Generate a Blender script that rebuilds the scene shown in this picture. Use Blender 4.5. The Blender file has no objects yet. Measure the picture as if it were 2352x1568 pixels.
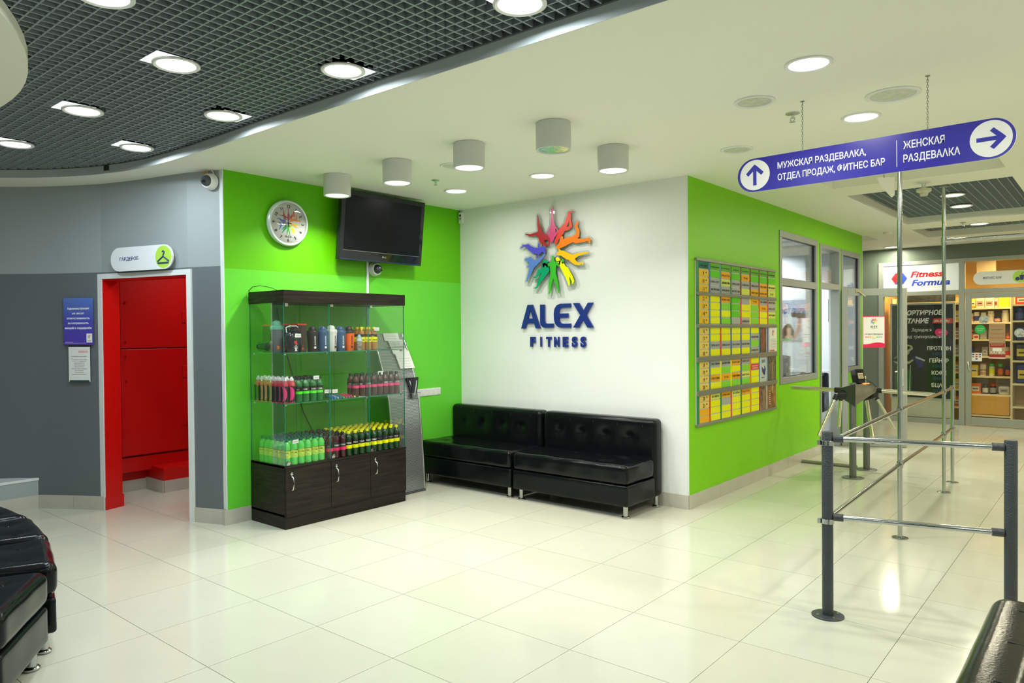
import bpy, bmesh, math, random
import numpy as np
from mathutils import Vector, Matrix
from mathutils.geometry import tessellate_polygon
random.seed(4)
SC = bpy.context.scene
COL = SC.collection
PI = math.pi

# ------------------------------------------------------------------ camera
YAW, PITCH, ROLL = -0.6961, -0.0137, -0.0085
_f = Vector((math.sin(YAW)*math.cos(PITCH), math.cos(YAW)*math.cos(PITCH), math.sin(PITCH)))
_r = Vector((math.cos(YAW), -math.sin(YAW), 0)); _u = _r.cross(_f)
_R = _r*math.cos(ROLL)+_u*math.sin(ROLL); _U = -_r*math.sin(ROLL)+_u*math.cos(ROLL)
cd = bpy.data.cameras.new('camera'); cam = bpy.data.objects.new('camera', cd); COL.objects.link(cam)
cd.sensor_width = 36; cd.lens = 1679.03/2352*36; cd.clip_start = .05
CAM = Vector((5.5452, -5.7698, 1.5414))
cam.matrix_world = Matrix(((_R.x, _U.x, -_f.x, CAM.x), (_R.y, _U.y, -_f.y, CAM.y), (_R.z, _U.z, -_f.z, CAM.z), (0, 0, 0, 1)))
SC.camera = cam

# ------------------------------------------------------------------ world, exposure
w = bpy.data.worlds.new('world'); SC.world = w; w.use_nodes = True
w.node_tree.nodes['Background'].inputs[0].default_value = (.5, .5, .5, 1)
w.node_tree.nodes['Background'].inputs[1].default_value = .1
SC.view_settings.view_transform = 'Standard'; SC.view_settings.look = 'None'
SC.view_settings.gamma = 1; SC.view_settings.use_curve_mapping = False
SC.view_settings.exposure = -1.0
SC.cycles.max_bounces = 10; SC.cycles.diffuse_bounces = 5; SC.cycles.glossy_bounces = 5
SC.cycles.transparent_max_bounces = 24; SC.cycles.transmission_bounces = 6
SC.cycles.caustics_reflective = False; SC.cycles.caustics_refractive = False
SC.cycles.sample_clamp_indirect = 6
COOL = (.84, .95, 1.0); NEUT = (1, .985, .90); WARM = (1, .93, .68); SHOP = (1, .70, .30)
P_GRILLE, P_CEIL, P_CYL, P_FAR, P_OFF, P_SHOP, P_UNSEEN = 21, 18, 30, 46, 70, 80, 40
def lamp(name, x, y, z, power, col, r=.1, spread=3.05, parent=None):
    l = bpy.data.lights.new(name, 'AREA'); l.shape = 'DISK'; l.size = 2*r; l.energy = power; l.color = col; l.spread = spread
    o = bpy.data.objects.new(name, l); COL.objects.link(o)
    if parent is not None: o.parent = parent; o.location = Vector((x, y, z))-WORLD.get(parent.name, Vector())
    else: o.location = (x, y, z)
    return o

# ------------------------------------------------------------------ materials
MATS = {}
def mat(name, col, rough=.5, metal=0, spec=.5, coat=0, emit=0, ecol=None, noise=0, nscale=8, bump=0, bscale=60, trans=0, alpha=1, aniso=None):
    if name in MATS: return MATS[name]
    m = bpy.data.materials.new(name); m.use_nodes = True; nt = m.node_tree; b = nt.nodes['Principled BSDF']
    b.inputs['Base Color'].default_value = (*col, 1); b.inputs['Roughness'].default_value = rough
    b.inputs['Metallic'].default_value = metal; b.inputs['Specular IOR Level'].default_value = spec
    b.inputs['Coat Weight'].default_value = coat; b.inputs['Coat Roughness'].default_value = .08
    b.inputs['Transmission Weight'].default_value = trans; b.inputs['Alpha'].default_value = alpha
    if emit: b.inputs['Emission Color'].default_value = (*(ecol or col), 1); b.inputs['Emission Strength'].default_value = emit
    if noise or bump:
        tc = nt.nodes.new('ShaderNodeTexCoord')
    if noise:
        n = nt.nodes.new('ShaderNodeTexNoise'); n.inputs['Scale'].default_value = nscale; n.inputs['Detail'].default_value = 5
        mp = nt.nodes.new('ShaderNodeMapping')
        if aniso: mp.inputs['Scale'].default_value = aniso
        nt.links.new(tc.outputs['Object'], mp.inputs[0]); nt.links.new(mp.outputs[0], n.inputs['Vector'])
        mr = nt.nodes.new('ShaderNodeMapRange'); mr.inputs['From Min'].default_value = .3; mr.inputs['From Max'].default_value = .7
        mr.inputs['To Min'].default_value = 1-noise; mr.inputs['To Max'].default_value = 1+noise
        nt.links.new(n.outputs['Fac'], mr.inputs['Value'])
        mx = nt.nodes.new('ShaderNodeVectorMath'); mx.operation = 'SCALE'; mx.inputs[0].default_value = col
        nt.links.new(mr.outputs[0], mx.inputs['Scale']); nt.links.new(mx.outputs[0], b.inputs['Base Color'])
    if bump:
        n = nt.nodes.new('ShaderNodeTexNoise'); n.inputs['Scale'].default_value = bscale; n.inputs['Detail'].default_value = 3
        nt.links.new(tc.outputs['Object'], n.inputs['Vector'])
        bp = nt.nodes.new('ShaderNodeBump'); bp.inputs['Strength'].default_value = bump; bp.inputs['Distance'].default_value = .004
        nt.links.new(n.outputs['Fac'], bp.inputs['Height']); nt.links.new(bp.outputs[0], b.inputs['Normal'])
    MATS[name] = m; return m
def glass(name, tint, refl=1.0, rough=.0):
    if name in MATS: return MATS[name]
    m = bpy.data.materials.new(name); m.use_nodes = True; nt = m.node_tree; nt.nodes.clear()
    out = nt.nodes.new('ShaderNodeOutputMaterial'); t = nt.nodes.new('ShaderNodeBsdfTransparent'); t.inputs[0].default_value = (*tint, 1)
    g = nt.nodes.new('ShaderNodeBsdfGlossy'); g.inputs['Roughness'].default_value = rough; g.inputs[0].default_value = (1, 1, 1, 1)
    fr = nt.nodes.new('ShaderNodeFresnel'); fr.inputs[0].default_value = 1.45
    ml = nt.nodes.new('ShaderNodeMath'); ml.operation = 'MULTIPLY'; ml.inputs[1].default_value = refl; ml.use_clamp = True
    mx = nt.nodes.new('ShaderNodeMixShader')
    nt.links.new(fr.outputs[0], ml.inputs[0]); nt.links.new(ml.outputs[0], mx.inputs[0]); nt.links.new(t.outputs[0], mx.inputs[1]); nt.links.new(g.outputs[0], mx.inputs[2])
    nt.links.new(mx.outputs[0], out.inputs[0]); MATS[name] = m; return m
def ramp_mat(name, stops, axis=2, lo=0, hi=1, rough=.4):
    if name in MATS: return MATS[name]
    m = mat(name, stops[0], rough); nt = m.node_tree; b = nt.nodes['Principled BSDF']
    g = nt.nodes.new('ShaderNodeTexCoord'); s = nt.nodes.new('ShaderNodeSeparateXYZ'); mr = nt.nodes.new('ShaderNodeMapRange')
    mr.inputs['From Min'].default_value = lo; mr.inputs['From Max'].default_value = hi
    r = nt.nodes.new('ShaderNodeValToRGB')
    for i, c in enumerate(stops):
        e = r.color_ramp.elements[i] if i < 2 else r.color_ramp.elements.new(.5)
        e.color = (*c, 1)
    for i, e in enumerate(sorted(r.color_ramp.elements, key=lambda e: e.position)): e.position = i/(len(stops)-1)
    for i, c in enumerate(stops): r.color_ramp.elements[i].color = (*c, 1)
    nt.links.new(g.outputs['Generated'], s.inputs[0]); nt.links.new(s.outputs[axis], mr.inputs[0]); nt.links.new(mr.outputs[0], r.inputs[0])
    nt.links.new(r.outputs[0], b.inputs['Base Color']); return m

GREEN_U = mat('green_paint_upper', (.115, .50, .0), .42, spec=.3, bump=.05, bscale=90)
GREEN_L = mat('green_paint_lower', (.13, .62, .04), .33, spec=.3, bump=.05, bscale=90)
GREEN_R = mat('green_paint_right', (.21, .60, .0), .42, spec=.25, bump=.05, bscale=90)
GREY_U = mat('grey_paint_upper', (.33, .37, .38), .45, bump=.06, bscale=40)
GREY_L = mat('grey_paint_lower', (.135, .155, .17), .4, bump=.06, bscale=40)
WHITE_W = mat('white_wall_paint', (.80, .82, .80), .5, bump=.04)
CEILM = mat('ceiling_paint', (.86, .86, .765), .7)
FASCIA = mat('fascia_paint', (.55, .60, .61), .45)
WHITE = mat('white_plastic', (.78, .79, .77), .35)
WTRIM = mat('white_trim', (.74, .78, .78), .35)
RED = mat('red_paint', (.58, .003, .002), .38, bump=.08, bscale=15)
RED_D = mat('red_frame_paint', (.62, .005, .003), .32)
SKIRT = mat('skirting_tile', (.50, .48, .41), .25, noise=.05, nscale=5)
TILES = [mat('floor_tile_%s' % n, c, .11, spec=.36, noise=.02, nscale=4) for n, c in (('cream', (.585, .58, .475)), ('pale', (.597, .595, .487)), ('warm', (.58, .57, .46)), ('cool', (.578, .582, .482)))]
GROUT = mat('grout', (.16, .15, .12), .8)
SLAT = mat('grille_slat', (.30, .35, .38), .45, metal=.3)
VOID = mat('dark_void', (.02, .028, .036), .9)
CHROME = mat('chrome', (.48, .50, .50), .14, metal=1)
STEEL = mat('brushed_steel', (.62, .63, .62), .28, metal=1)
ALU = mat('grey_aluminium', (.33, .36, .34), .42, metal=.3)
ALU_D = mat('dark_aluminium', (.17, .18, .17), .4, metal=.4)
OLIVE = mat('grey_rail', (.26, .26, .21), .4, metal=.4)
HAMMER = mat('hammered_grey_paint', (.06, .068, .075), .35, metal=.3, bump=.9, bscale=130)
POSTG = mat('turnstile_grey_paint', (.17, .18, .165), .35, metal=.5)
BLACK = mat('black_plastic', (.012, .013, .014), .35)
BLACKG = mat('black_gloss', (.010, .012, .014), .08)
RUBBER = mat('dark_rubber', (.02, .02, .02), .7)
LEATHER = mat('black_leather', (.004, .005, .006), .17, spec=.24, bump=.12, bscale=160)
WOOD = mat('dark_wood', (.016, .012, .009), .42, spec=.22, noise=.55, nscale=6, aniso=(1, .6, 14), bump=.06, bscale=80)
NAVY = mat('navy', (.012, .03, .22), .3)
NAVYT = mat('navy_print', (.02, .035, .20), .45)
BLUESIGN = mat('blue_sign', (.028, .022, .36), .28)
WPRINT = mat('white_print', (.85, .86, .85), .5)
BPRINT = mat('black_print', (.02, .02, .02), .6)
GPRINT = mat('grey_print', (.25, .25, .25), .6)
PAPER = mat('paper', (.80, .81, .79), .6)
GLASSC = glass('case_glass', (.985, .995, .99), .38)
GLASSE = mat('glass_edge', (.02, .22, .14), .15)
GLASSW = glass('window_glass', (.975, .985, .98), .7)
ACRYL = glass('acrylic', (.93, .95, .95), 1.2)
LAMPON = mat('lamp_disc_lit', (1, 1, 1), .5, emit=7, ecol=(1, 1, .97))
LAMPCOOL = mat('lamp_disc_cool', (1, 1, 1), .5, emit=9, ecol=(.93, .98, 1))
LIME = mat('lime_print', (.45, .75, .08), .4)
LINK = mat('chain_steel', (.35, .36, .35), .35, metal=.9)

# ------------------------------------------------------------------ mesh builder
class Fr:
    """wall frame: origin, right; up is +z; w is out of the wall"""
    def __init__(s, o, right, up=(0, 0, 1)):
        s.o = Vector(o); s.r = Vector(right).normalized(); s.u = Vector(up).normalized(); s.n = s.r.cross(s.u)
    def __call__(s, u, v, w=0): return s.o+s.r*u+s.u*v+s.n*w
WF = Fr((0, 0, 0), (1, 0, 0), (0, 1, 0))
class MB:
    def __init__(s): s.v = []; s.f = []; s.m = []; s.cur = 0
    def add(s, vs, fs):
        k = len(s.v); s.v += [tuple(v) for v in vs]; s.f += [tuple(i+k for i in f) for f in fs]; s.m += [s.cur]*len(fs); return s
    def box(s, x0, x1, y0, y1, z0, z1, F=None):
        c = [(x, y, z) for x in (x0, x1) for y in (y0, y1) for z in (z0, z1)]
        if F: c = [F(*p) for p in c]
        return s.add(c, [(0, 1, 3, 2), (4, 6, 7, 5), (0, 4, 5, 1), (2, 3, 7, 6), (0, 2, 6, 4), (1, 5, 7, 3)])
    def tube(s, pts, r, n=12, caps=True, closed=False):
        pts = [Vector(p) for p in pts]; rs = r if isinstance(r, (list, tuple)) else [r]*len(pts); vs = []; N = len(pts); up = None
        for i, p in enumerate(pts):
            a = pts[(i-1) % N] if (i or closed) else p; b = pts[(i+1) % N] if (i < N-1 or closed) else p
            d = (b-a).normalized()
            if up is None:
                up = Vector((0, 0, 1)) if abs(d.z) < .9 else Vector((1, 0, 0))
            e1 = d.cross(up).normalized(); e2 = d.cross(e1); up = -e2 if False else up
            for k in range(n):
                t = 2*PI*k/n; vs.append(p+(e1*math.cos(t)+e2*math.sin(t))*rs[i])
        fs = []
        for i in range(N if closed else N-1):
            j = (i+1) % N
            for k in range(n): fs.append((i*n+k, i*n+(k+1) % n, j*n+(k+1) % n, j*n+k))
        if caps and not closed: fs += [tuple(range(n))[::-1], tuple(range((N-1)*n, N*n))]
        return s.add(vs, fs)
    def lathe(s, prof, n=20, F=None, c=(0, 0, 0), sx=1, sy=1):
        vs = []; fs = []; c = Vector(c)
        for r, z in prof:
            for k in range(n):
                t = 2*PI*k/n; p = (r*math.cos(t)*sx, r*math.sin(t)*sy, z); vs.append(F(*p) if F else c+Vector(p))
        for i in range(len(prof)-1):
            for k in range(n): fs.append((i*n+k, i*n+(k+1) % n, (i+1)*n+(k+1) % n, (i+1)*n+k))
        if prof[0][0] > 0: fs.append(tuple(range(n))[::-1])
        if prof[-1][0] > 0: fs.append(tuple(range((len(prof)-1)*n, len(prof)*n)))
        return s.add(vs, fs)
    def plate(s, loops, w0, w1, F=WF, sides=True):
        """flat plate with holes; loops of 2D points; extruded from w0 to w1 in frame F"""
        P = [Vector((a, b, 0)) for L in loops for a, b in L]
        tr = tessellate_polygon([[Vector((a, b, 0)) for a, b in L] for L in loops]); n = len(P)
        vs = [F(p.x, p.y, w1) for p in P]+[F(p.x, p.y, w0) for p in P]; fs = []
        for t in tr:
            a, b, c = t; ar = (P[b]-P[a]).cross(P[c]-P[a]).z
            if ar < 0: a, b, c = a, c, b
            fs += [(a, b, c), (a+n, c+n, b+n)]
        if sides:
            k = 0
            for L in loops:
                m = len(L)
                for i in range(m): fs.append((k+i, k+(i+1) % m, n+k+(i+1) % m, n+k+i))
                k += m
        return s.add(vs, fs)
    def build(s, name, mats, parent=None, smooth=None, bevel=0, label=None, kind=None, seg=2, rootloc=None):
        me = bpy.data.meshes.new(name)
        off = WORLD.get(parent.name, Vector()) if parent is not None else (rootloc or Vector())
        me.from_pydata([tuple(Vector(v)-off) for v in s.v], [], s.f); me.update()
        if not isinstance(mats, (list, tuple)): mats = [mats]
        for m in mats: me.materials.append(m)
        if len(mats) > 1: me.polygons.foreach_set('material_index', s.m)
        bm = bmesh.new(); bm.from_mesh(me); bmesh.ops.recalc_face_normals(bm, faces=bm.faces); bm.to_mesh(me); bm.free()
        if smooth: me.shade_smooth(); me.set_sharp_from_angle(angle=math.radians(smooth))
        o = bpy.data.objects.new(name, me); COL.objects.link(o)
        if parent is not None: o.parent = parent; WORLD[o.name] = off
        else: o.location = off; WORLD[o.name] = off
        if bevel:
            b = o.modifiers.new('bevel', 'BEVEL'); b.width = bevel; b.segments = seg; b.limit_method = 'ANGLE'; b.harden_normals = False
        if label: o['label'] = label
        if kind: o['kind'] = kind
        return o
WORLD = {}
def thing(name, loc, label, cat, group=None):
    o = bpy.data.objects.new(name, None); COL.objects.link(o); o.location = loc; o.empty_display_size = .1
    o['label'] = label; o['category'] = cat
    if group: o['group'] = group
    WORLD[o.name] = Vector(loc); return o
def tag(o, label, cat, group=None):
    o['label'] = label; o['category'] = cat
    if group: o['group'] = group
    return o
def struct(name, mb, mats, **k): return mb.build(name, mats, kind='structure', **k)
def sgroup(name, loc=(0, 0, 0)):
    o = bpy.data.objects.new(name, None); COL.objects.link(o); o.location = loc; o['kind'] = 'structure'; WORLD[o.name] = Vector(loc); return o
KIDS = {}
def dup(root, loc, rz=0, label=None, group=None, scale=None):
    def cp(o, par):
        c = o.copy(); COL.objects.link(c)
        if par: c.parent = par
        for ch in list(o.children): cp(ch, c)
        return c
    r = cp(root, None); r.location = loc; r.rotation_euler = (0, 0, rz)
    if scale: r.scale = (scale,)*3
    if label: r['label'] = label
    if group: r['group'] = group
    WORLD[r.name] = Vector(loc); return r
# ------------------------------------------------------------------ lettering
TXT = {}
def txtmesh(body, bold=0, shear=0, depth=.02, res=3, space=1, bend=0):
    key = (body, bold, shear, depth, res, space)
    if key in TXT: return TXT[key]
    c = bpy.data.curves.new('lettering', 'FONT'); c.body = body; c.size = 1; c.offset = bold; c.shear = shear; c.extrude = depth/2
    c.resolution_u = res; c.space_character = space; c.align_x = 'LEFT'; c.space_line = 1.0
    o = bpy.data.objects.new('tmp', c); me = bpy.data.meshes.new_from_object(o); bpy.data.objects.remove(o)
    xs = [v.co.x for v in me.vertices] or [0, 1]; x0, x1 = min(xs), max(xs)
    me.transform(Matrix.Translation((-x0, 0, depth/2))); TXT[key] = (me, x1-x0); return TXT[key]
CAP = .73
def text(body, F, u, v, h, parent, m, align='C', width=None, bold=0, shear=0, w=0, depth=.001, res=3, space=1, rot=0, name='lettering', top=False):
    """cap height h, baseline at v; align about u"""
    s = h/CAP
    me, wd = txtmesh(body, bold, shear, round(depth/s, 3), res, space)
    sx = s if width is None else width/wd
    if align == 'C': du = -wd*sx/2
    elif align == 'R': du = -wd*sx
    else: du = 0
    key = (me.name, m.name)
    if key not in TXT:
        m2 = me if not me.materials else me.copy()
        m2.materials.clear(); m2.materials.append(m); TXT[key] = m2
    me = TXT[key]
    o = bpy.data.objects.new(name, me); COL.objects.link(o)
    R, U = F.r.copy(), F.u.copy()
    if rot: q = Matrix.Rotation(rot, 3, F.n); R = q @ R; U = q @ U
    P = F(u, v, w)+R*du
    N = F.n*s
    M = Matrix(((R.x*sx, U.x*s, N.x, P.x), (R.y*sx, U.y*s, N.y, P.y), (R.z*sx, U.z*s, N.z, P.z), (0, 0, 0, 1)))
    if parent is not None:
        o.parent = parent; M = Matrix.Translation(-WORLD.get(parent.name, Vector())) @ M
    o.matrix_local = M
    return o
# ------------------------------------------------------------------ silhouettes (2D union of tapered strokes)
def contour(strokes, grow=0, step=4.0):
    xs = [p[0] for s in strokes for p in s]; ys = [p[1] for s in strokes for p in s]; mr = max(p[2] for s in strokes for p in s)+grow+2*step
    X = np.arange(min(xs)-mr, max(xs)+mr, step); Y = np.arange(min(ys)-mr, max(ys)+mr, step); gx, gy = np.meshgrid(X, Y); D = np.full(gx.shape, 1e9)
    for s in strokes:
        s = list(s)
        if len(s) == 1: s = s*2
        for a, b in zip(s, s[1:]):
            dx, dy = b[0]-a[0], b[1]-a[1]; L = dx*dx+dy*dy+1e-9
            t = np.clip(((gx-a[0])*dx+(gy-a[1])*dy)/L, 0, 1)
            D = np.minimum(D, np.hypot(gx-a[0]-t*dx, gy-a[1]-t*dy)-(a[2]+t*(b[2]-a[2])+grow))
    D[np.abs(D) < 1e-6] = 1e-6
    H, W_ = D.shape; nxt = {}
    def pt(e):
        (i, j), (k, l) = e; a, b = D[i, j], D[k, l]; t = a/(a-b); return (X[j]+(X[l]-X[j])*t, Y[i]+(Y[k]-Y[i])*t)
    for i in range(H-1):
        for j in range(W_-1):
            c = [(i, j), (i, j+1), (i+1, j+1), (i+1, j)]; ins = [D[q] < 0 for q in c]
            if all(ins) or not any(ins): continue
            cr = []
            for k in range(4):
                p, q = c[k], c[(k+1) % 4]
                if ins[k] != ins[(k+1) % 4]: cr.append((tuple(sorted((p, q))), ins[k]))
            n = len(cr)
            st = 0 if cr[0][1] else 1
            for k in range(0, n, 2):
                a = cr[(st+k) % n][0]; b = cr[(st+k+1) % n][0]; nxt[a] = b
    loops = []
    while nxt:
        s0, cur = nxt.popitem(); L = [s0]
        while cur != s0 and cur in nxt: L.append(cur); cur = nxt.pop(cur)
        P = [pt(e) for e in L]
        Q = []
        for k, p in enumerate(P):
            if not Q or math.hypot(p[0]-Q[-1][0], p[1]-Q[-1][1]) > step*.55: Q.append(p)
        if len(Q) > 5: loops.append(Q)
    return loops
def circ(cx, cy, r, n=32, ry=None): return [(cx+r*math.cos(2*PI*k/n), cy+(ry or r)*math.sin(2*PI*k/n)) for k in range(n)]
def pill(x0, x1, y0, y1, n=12):
    r = (y1-y0)/2; cy = (y0+y1)/2
    return [(x1-r+r*math.cos(-PI/2+PI*k/n), cy+r*math.sin(-PI/2+PI*k/n)) for k in range(n+1)]+[(x0+r+r*math.cos(PI/2+PI*k/n), cy+r*math.sin(PI/2+PI*k/n)) for k in range(n+1)]
def rect(x0, x1, y0, y1): return [(x0, y0), (x1, y0), (x1, y1), (x0, y1)]
# ================================================================== THE SETTING
H = 2.862; ZG = 2.928
X1, X2, Y1, Y2 = -4.4, 7.5, -8.4, 7.66
L1 = 2.69
# ---- floor: slab of grout, every tile a part
fl = struct('floor', MB().box(X1, X2+.1, Y1-.1, 9.6, -.06, -.006), GROUT)
tiles = []
for i in range(-11, 11):
    for j in range(-9, 21):
        x, y = 1.695+.6*i, -3.50+.6*j
        if x < X1-.3 or x > X2-.3 or y > 9.0: continue
        if x < 0-.6 and y > -2.2+.0: 
            if not (y > 4.8): continue
        d = Vector((x+.3, y+.3, 0))-CAM; dep = d.dot(_f); lat = d.dot(_r)
        vis = dep > .8 and abs(lat) < dep*.78+.4
        hid = (x < 2.1 and y > 0 and not y > 5.2) or (x < -.2 and -2.0 < y < 5.2)
        tiles.append(((0 if vis and not hid else 1), d.length, x, y))
tiles.sort()
tm = {}
rest = MB()
for n, (v, d, x, y) in enumerate(tiles):
    if n < 296 and v == 0:
        m = random.choice(TILES)
        if m.name not in tm:
            o = MB().box(.0014, .5986, .0014, .5986, -.009, 0).build('tile', m, fl); tm[m.name] = o.data; o.location = (x, y, 0)
        else:
            o = bpy.data.objects.new('tile', tm[m.name]); COL.objects.link(o); o.parent = fl; o.location = (x, y, 0)
    else: rest.box(x+.0014, x+.5986, y+.0014, y+.5986, -.009, 0)
if rest.v: rest.build('tile_field', TILES[0], fl, kind='stuff')

# ---- ceiling with coffers and curved edge
EDGE = [(7.5, -3.10), (4.2, -3.10), (3.0, -3.12), (1.5, -3.135), (.8, -3.135), (.3, -3.135), (-.05, -3.145), (-.35, -3.17), (-.65, -3.225), (-1.0, -3.345), (-1.25, -3.48), (-1.45, -3.62), (-1.66, -3.81), (-1.9, -4.08), (-2.12, -4.42), (-2.3, -4.85), (-2.42, -5.4), (-2.5, -6.2), (-2.5, -8.4)]
COF = [(3.44, 4.8, .95, 1.5), (3.43, 4.8, 1.98, 4.65), (3.36, 4.8, 5.25, 6.35), (-.5, 2.739, 5.5, 6.14)]
outer = EDGE+[(X1, -8.4), (X1, 9.6), (7.5, 9.6)]
c = MB().plate([outer[::-1]]+[rect(a, b, p, q)[::-1] for a, b, p, q in COF], H, H+.115)
ce = struct('ceiling', c, CEILM)
t = MB()
for k in (0, 3):
    a, b, p, q = COF[k]; t.box(a-.02, b+.02, p-.02, q+.02, H+.115, H+.13)
t.build('coffer_top', CEILM, ce)
# void deck above the open grilles
struct('ceiling_deck', MB().box(X1, 7.6, -8.5, 9.7, 3.3, 3.34), VOID)
struct('trim_1', MB().add([(x, y-.004, z) for x, y in EDGE for z in (H-.001, H+.064)]+[(x, y+.001, z) for x, y in EDGE for z in (H-.001, H+.064)],
    [(2*i, 2*i+2, 2*i+3, 2*i+1) for i in range(len(EDGE)-1)]+[(2*(i+len(EDGE)), 2*(i+len(EDGE))+1, 2*(i+len(EDGE))+3, 2*(i+len(EDGE))+2) for i in range(len(EDGE)-1)]
    +[(2*i, 2*(i+len(EDGE)), 2*(i+len(EDGE))+2, 2*i+2) for i in range(len(EDGE)-1)]), FASCIA, smooth=40)
def yedge(x):
    for (xa, ya), (xb, yb) in zip(EDGE, EDGE[1:]):
        if xb <= x <= xa and xa > xb: return ya+(yb-ya)*(x-xa)/(xb-xa)
    return None
def xedge(y):
    if y > -3.10: return None
    best = 7.5
    for (xa, ya), (xb, yb) in zip(EDGE, EDGE[1:]):
        if yb <= y <= ya and ya > yb: best = xa+(xb-xa)*(y-ya)/(yb-ya)
    return best
# ---- lamps in the grille need square openings
GL = [(2.363, -4.53, -1), (1.824, -3.978, -1), (.632, -3.99, -1), (-.58, -4.0, -1), (-.04, -3.385, -1), (1.178, -3.371, 1), (2.397, -3.368, 1), (3.593, -3.363, -1), (4.85, -4.0, 1), (4.85, -5.2, 1), (2.4, -5.8, 1), (-.6, -5.2, 1), (.9, -7.6, 1), (6.2, -4.4, 1), (3.6, -6.9, 1), (6.0, -6.5, 1)]
def holes(ax, v, lo, hi):
    """cut [lo,hi] where lamp openings are; ax = which coordinate is fixed at v"""
    seg = [(lo, hi)]
    for x, y, s in GL:
        cx, cy = x, y+s*.018
        a, b = (cx, cy) if ax == 0 else (cy, cx)
        if abs(v-a) < .118:
            ns = []
            for p, q in seg:
                if b+.118 <= p or b-.118 >= q: ns.append((p, q)); continue
                if b-.118 > p: ns.append((p, b-.118))
                if b+.118 < q: ns.append((b+.118, q))
            seg = ns
    return seg
gr = sgroup('ceiling_grille')
ISL = (.65, -6.98, 2.58)
x = -2.46
while x < 7.45:
    ye = yedge(x)
    if ye is not None:
        b = MB()
        for p, q in holes(0, x, -8.38, ye-.004): b.box(x-.005, x+.005, p, q, ZG, ZG+.038)
        b.build('slat', SLAT, gr)
    x += .0612
y = -3.20
while y > -8.3:
    xe = xedge(y)
    b = MB()
    for p, q in holes(1, y, (xe if xe is not None and xe < 7 else -1.0), 7.45): b.box(p, q, y-.0038, y+.0038, ZG+.0005, ZG+.038)
    b.build('slat', SLAT, gr)
    y -= .0612
struct('trim_2', MB().add([(x, y-.018*math.copysign(1, 1), ZG-.003) for x, y in EDGE]+[(x, y+.002, ZG-.003) for x, y in EDGE]+[(x, y-.018, ZG+.02) for x, y in EDGE]+[(x, y+.002, ZG+.02) for x, y in EDGE],
    [(i, i+1, i+1+len(EDGE), i+len(EDGE)) for i in range(len(EDGE)-1)]+[(i, i+2*len(EDGE), i+1+2*len(EDGE), i+1) for i in range(len(EDGE)-1)]+[(i+2*len(EDGE), i+3*len(EDGE), i+1+3*len(EDGE), i+1+2*len(EDGE)) for i in range(len(EDGE)-1)]), mat('edge_trim_grey', (.09, .10, .11), .5))
# round ceiling island, lower left foreground
isl = [(ISL[0]+ISL[2]*math.cos(a), ISL[1]+ISL[2]*math.sin(a)) for a in [math.radians(-33+4*k) for k in range(0, 62)]]
struct('ceiling_island', MB().plate([isl], H, ZG-.004), CEILM, smooth=30)
# coffer grilles
for k in (1, 2):
    a, b, p, q = COF[k]; g2 = sgroup('coffer_grille'); x = a+.03
    while x < b: MB().box(x-.004, x+.004, p+.01, q-.01, H+.085, H+.112).build('slat', SLAT, g2); x += .078
    y = p+.03
    while y < q: MB().box(a+.01, b-.01, y-.003, y+.003, H+.0855, H+.112).build('slat', SLAT, g2); y += .06

# ---- walls
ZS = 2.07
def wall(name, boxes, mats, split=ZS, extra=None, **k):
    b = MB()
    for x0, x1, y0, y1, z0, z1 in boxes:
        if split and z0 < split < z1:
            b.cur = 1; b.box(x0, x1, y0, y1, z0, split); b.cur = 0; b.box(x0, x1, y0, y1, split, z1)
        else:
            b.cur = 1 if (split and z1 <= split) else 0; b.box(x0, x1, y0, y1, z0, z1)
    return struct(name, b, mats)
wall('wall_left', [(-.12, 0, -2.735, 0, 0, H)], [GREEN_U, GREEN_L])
wall('wall_back', [(-.12, L1-.002, 0, .12, 0, H)], [WHITE_W], split=None)
# right green wall with its openings
W1, DR, W3 = (2.165, 3.445), (3.54, 4.36), (4.43, 5.33)
XB = L1-.13
wr = [(XB, L1, .12, W1[0], 0, H), (XB, L1, W1[0], W1[1], 0, .94), (XB, L1, W1[0], W1[1], 2.615, H), (XB, L1, W1[1], DR[0], 0, H), (XB, L1, DR[0], DR[1], 2.59, H),
      (XB, L1, DR[1], W3[0], 0, H), (XB, L1, W3[0], W3[1], 0, .95), (XB, L1, W3[0], W3[1], 2.59, H), (XB, L1, W3[1], 5.45, 0, H), (L1-.002, L1, 0, .12, 0, H)]
wall('wall_right', wr, [GREEN_R], split=None)
struct('trim_3', MB().box(XB, L1+.004, 5.45, 5.458, 0, H).box(L1-.012, L1+.003, -.003, .0, .12, H), WTRIM)
struct('trim_4', MB().box(-.045, .003, -2.742, -2.735, .12, H), WTRIM)
# grey curved wall
GW = [(-.045, -2.742), (-.34, -2.865), (-.66, -2.945), (-1.0, -3.035), (-1.33, -3.148), (-1.6, -3.30), (-1.85, -3.465), (-2.1, -3.69), (-2.4, -4.02), (-2.7, -4.5), (-2.95, -5.1), (-3.05, -6), (-3.05, -8.4)]
def spline(P, n=5):
    out = []
    for i in range(len(P)-1):
        p0, p1, p2, p3 = P[max(i-1, 0)], P[i], P[i+1], P[min(i+2, len(P)-1)]
        for k in range(n):
            t = k/n; out.append(tuple(.5*(2*b+(c-a)*t+(2*a-5*b+4*c-d)*t*t+(3*b-a-3*c+d)*t**3) for a, b, c, d in zip(p0, p1, p2, p3)))
    return out+[P[-1]]
def strip(pts, thk):
    out = []
    for i, p in enumerate(pts):
        a = pts[max(i-1, 0)]; b = pts[min(i+1, len(pts)-1)]; dx, dy = b[0]-a[0], b[1]-a[1]; L = math.hypot(dx, dy)
        out.append((p[0]+dy/L*thk, p[1]-dx/L*thk))
    return pts+out[::-1]
def cwall(pts, z0, z1, thk=.14):
    return [(strip(pts, thk), z0, z1)]
b = MB()
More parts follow.
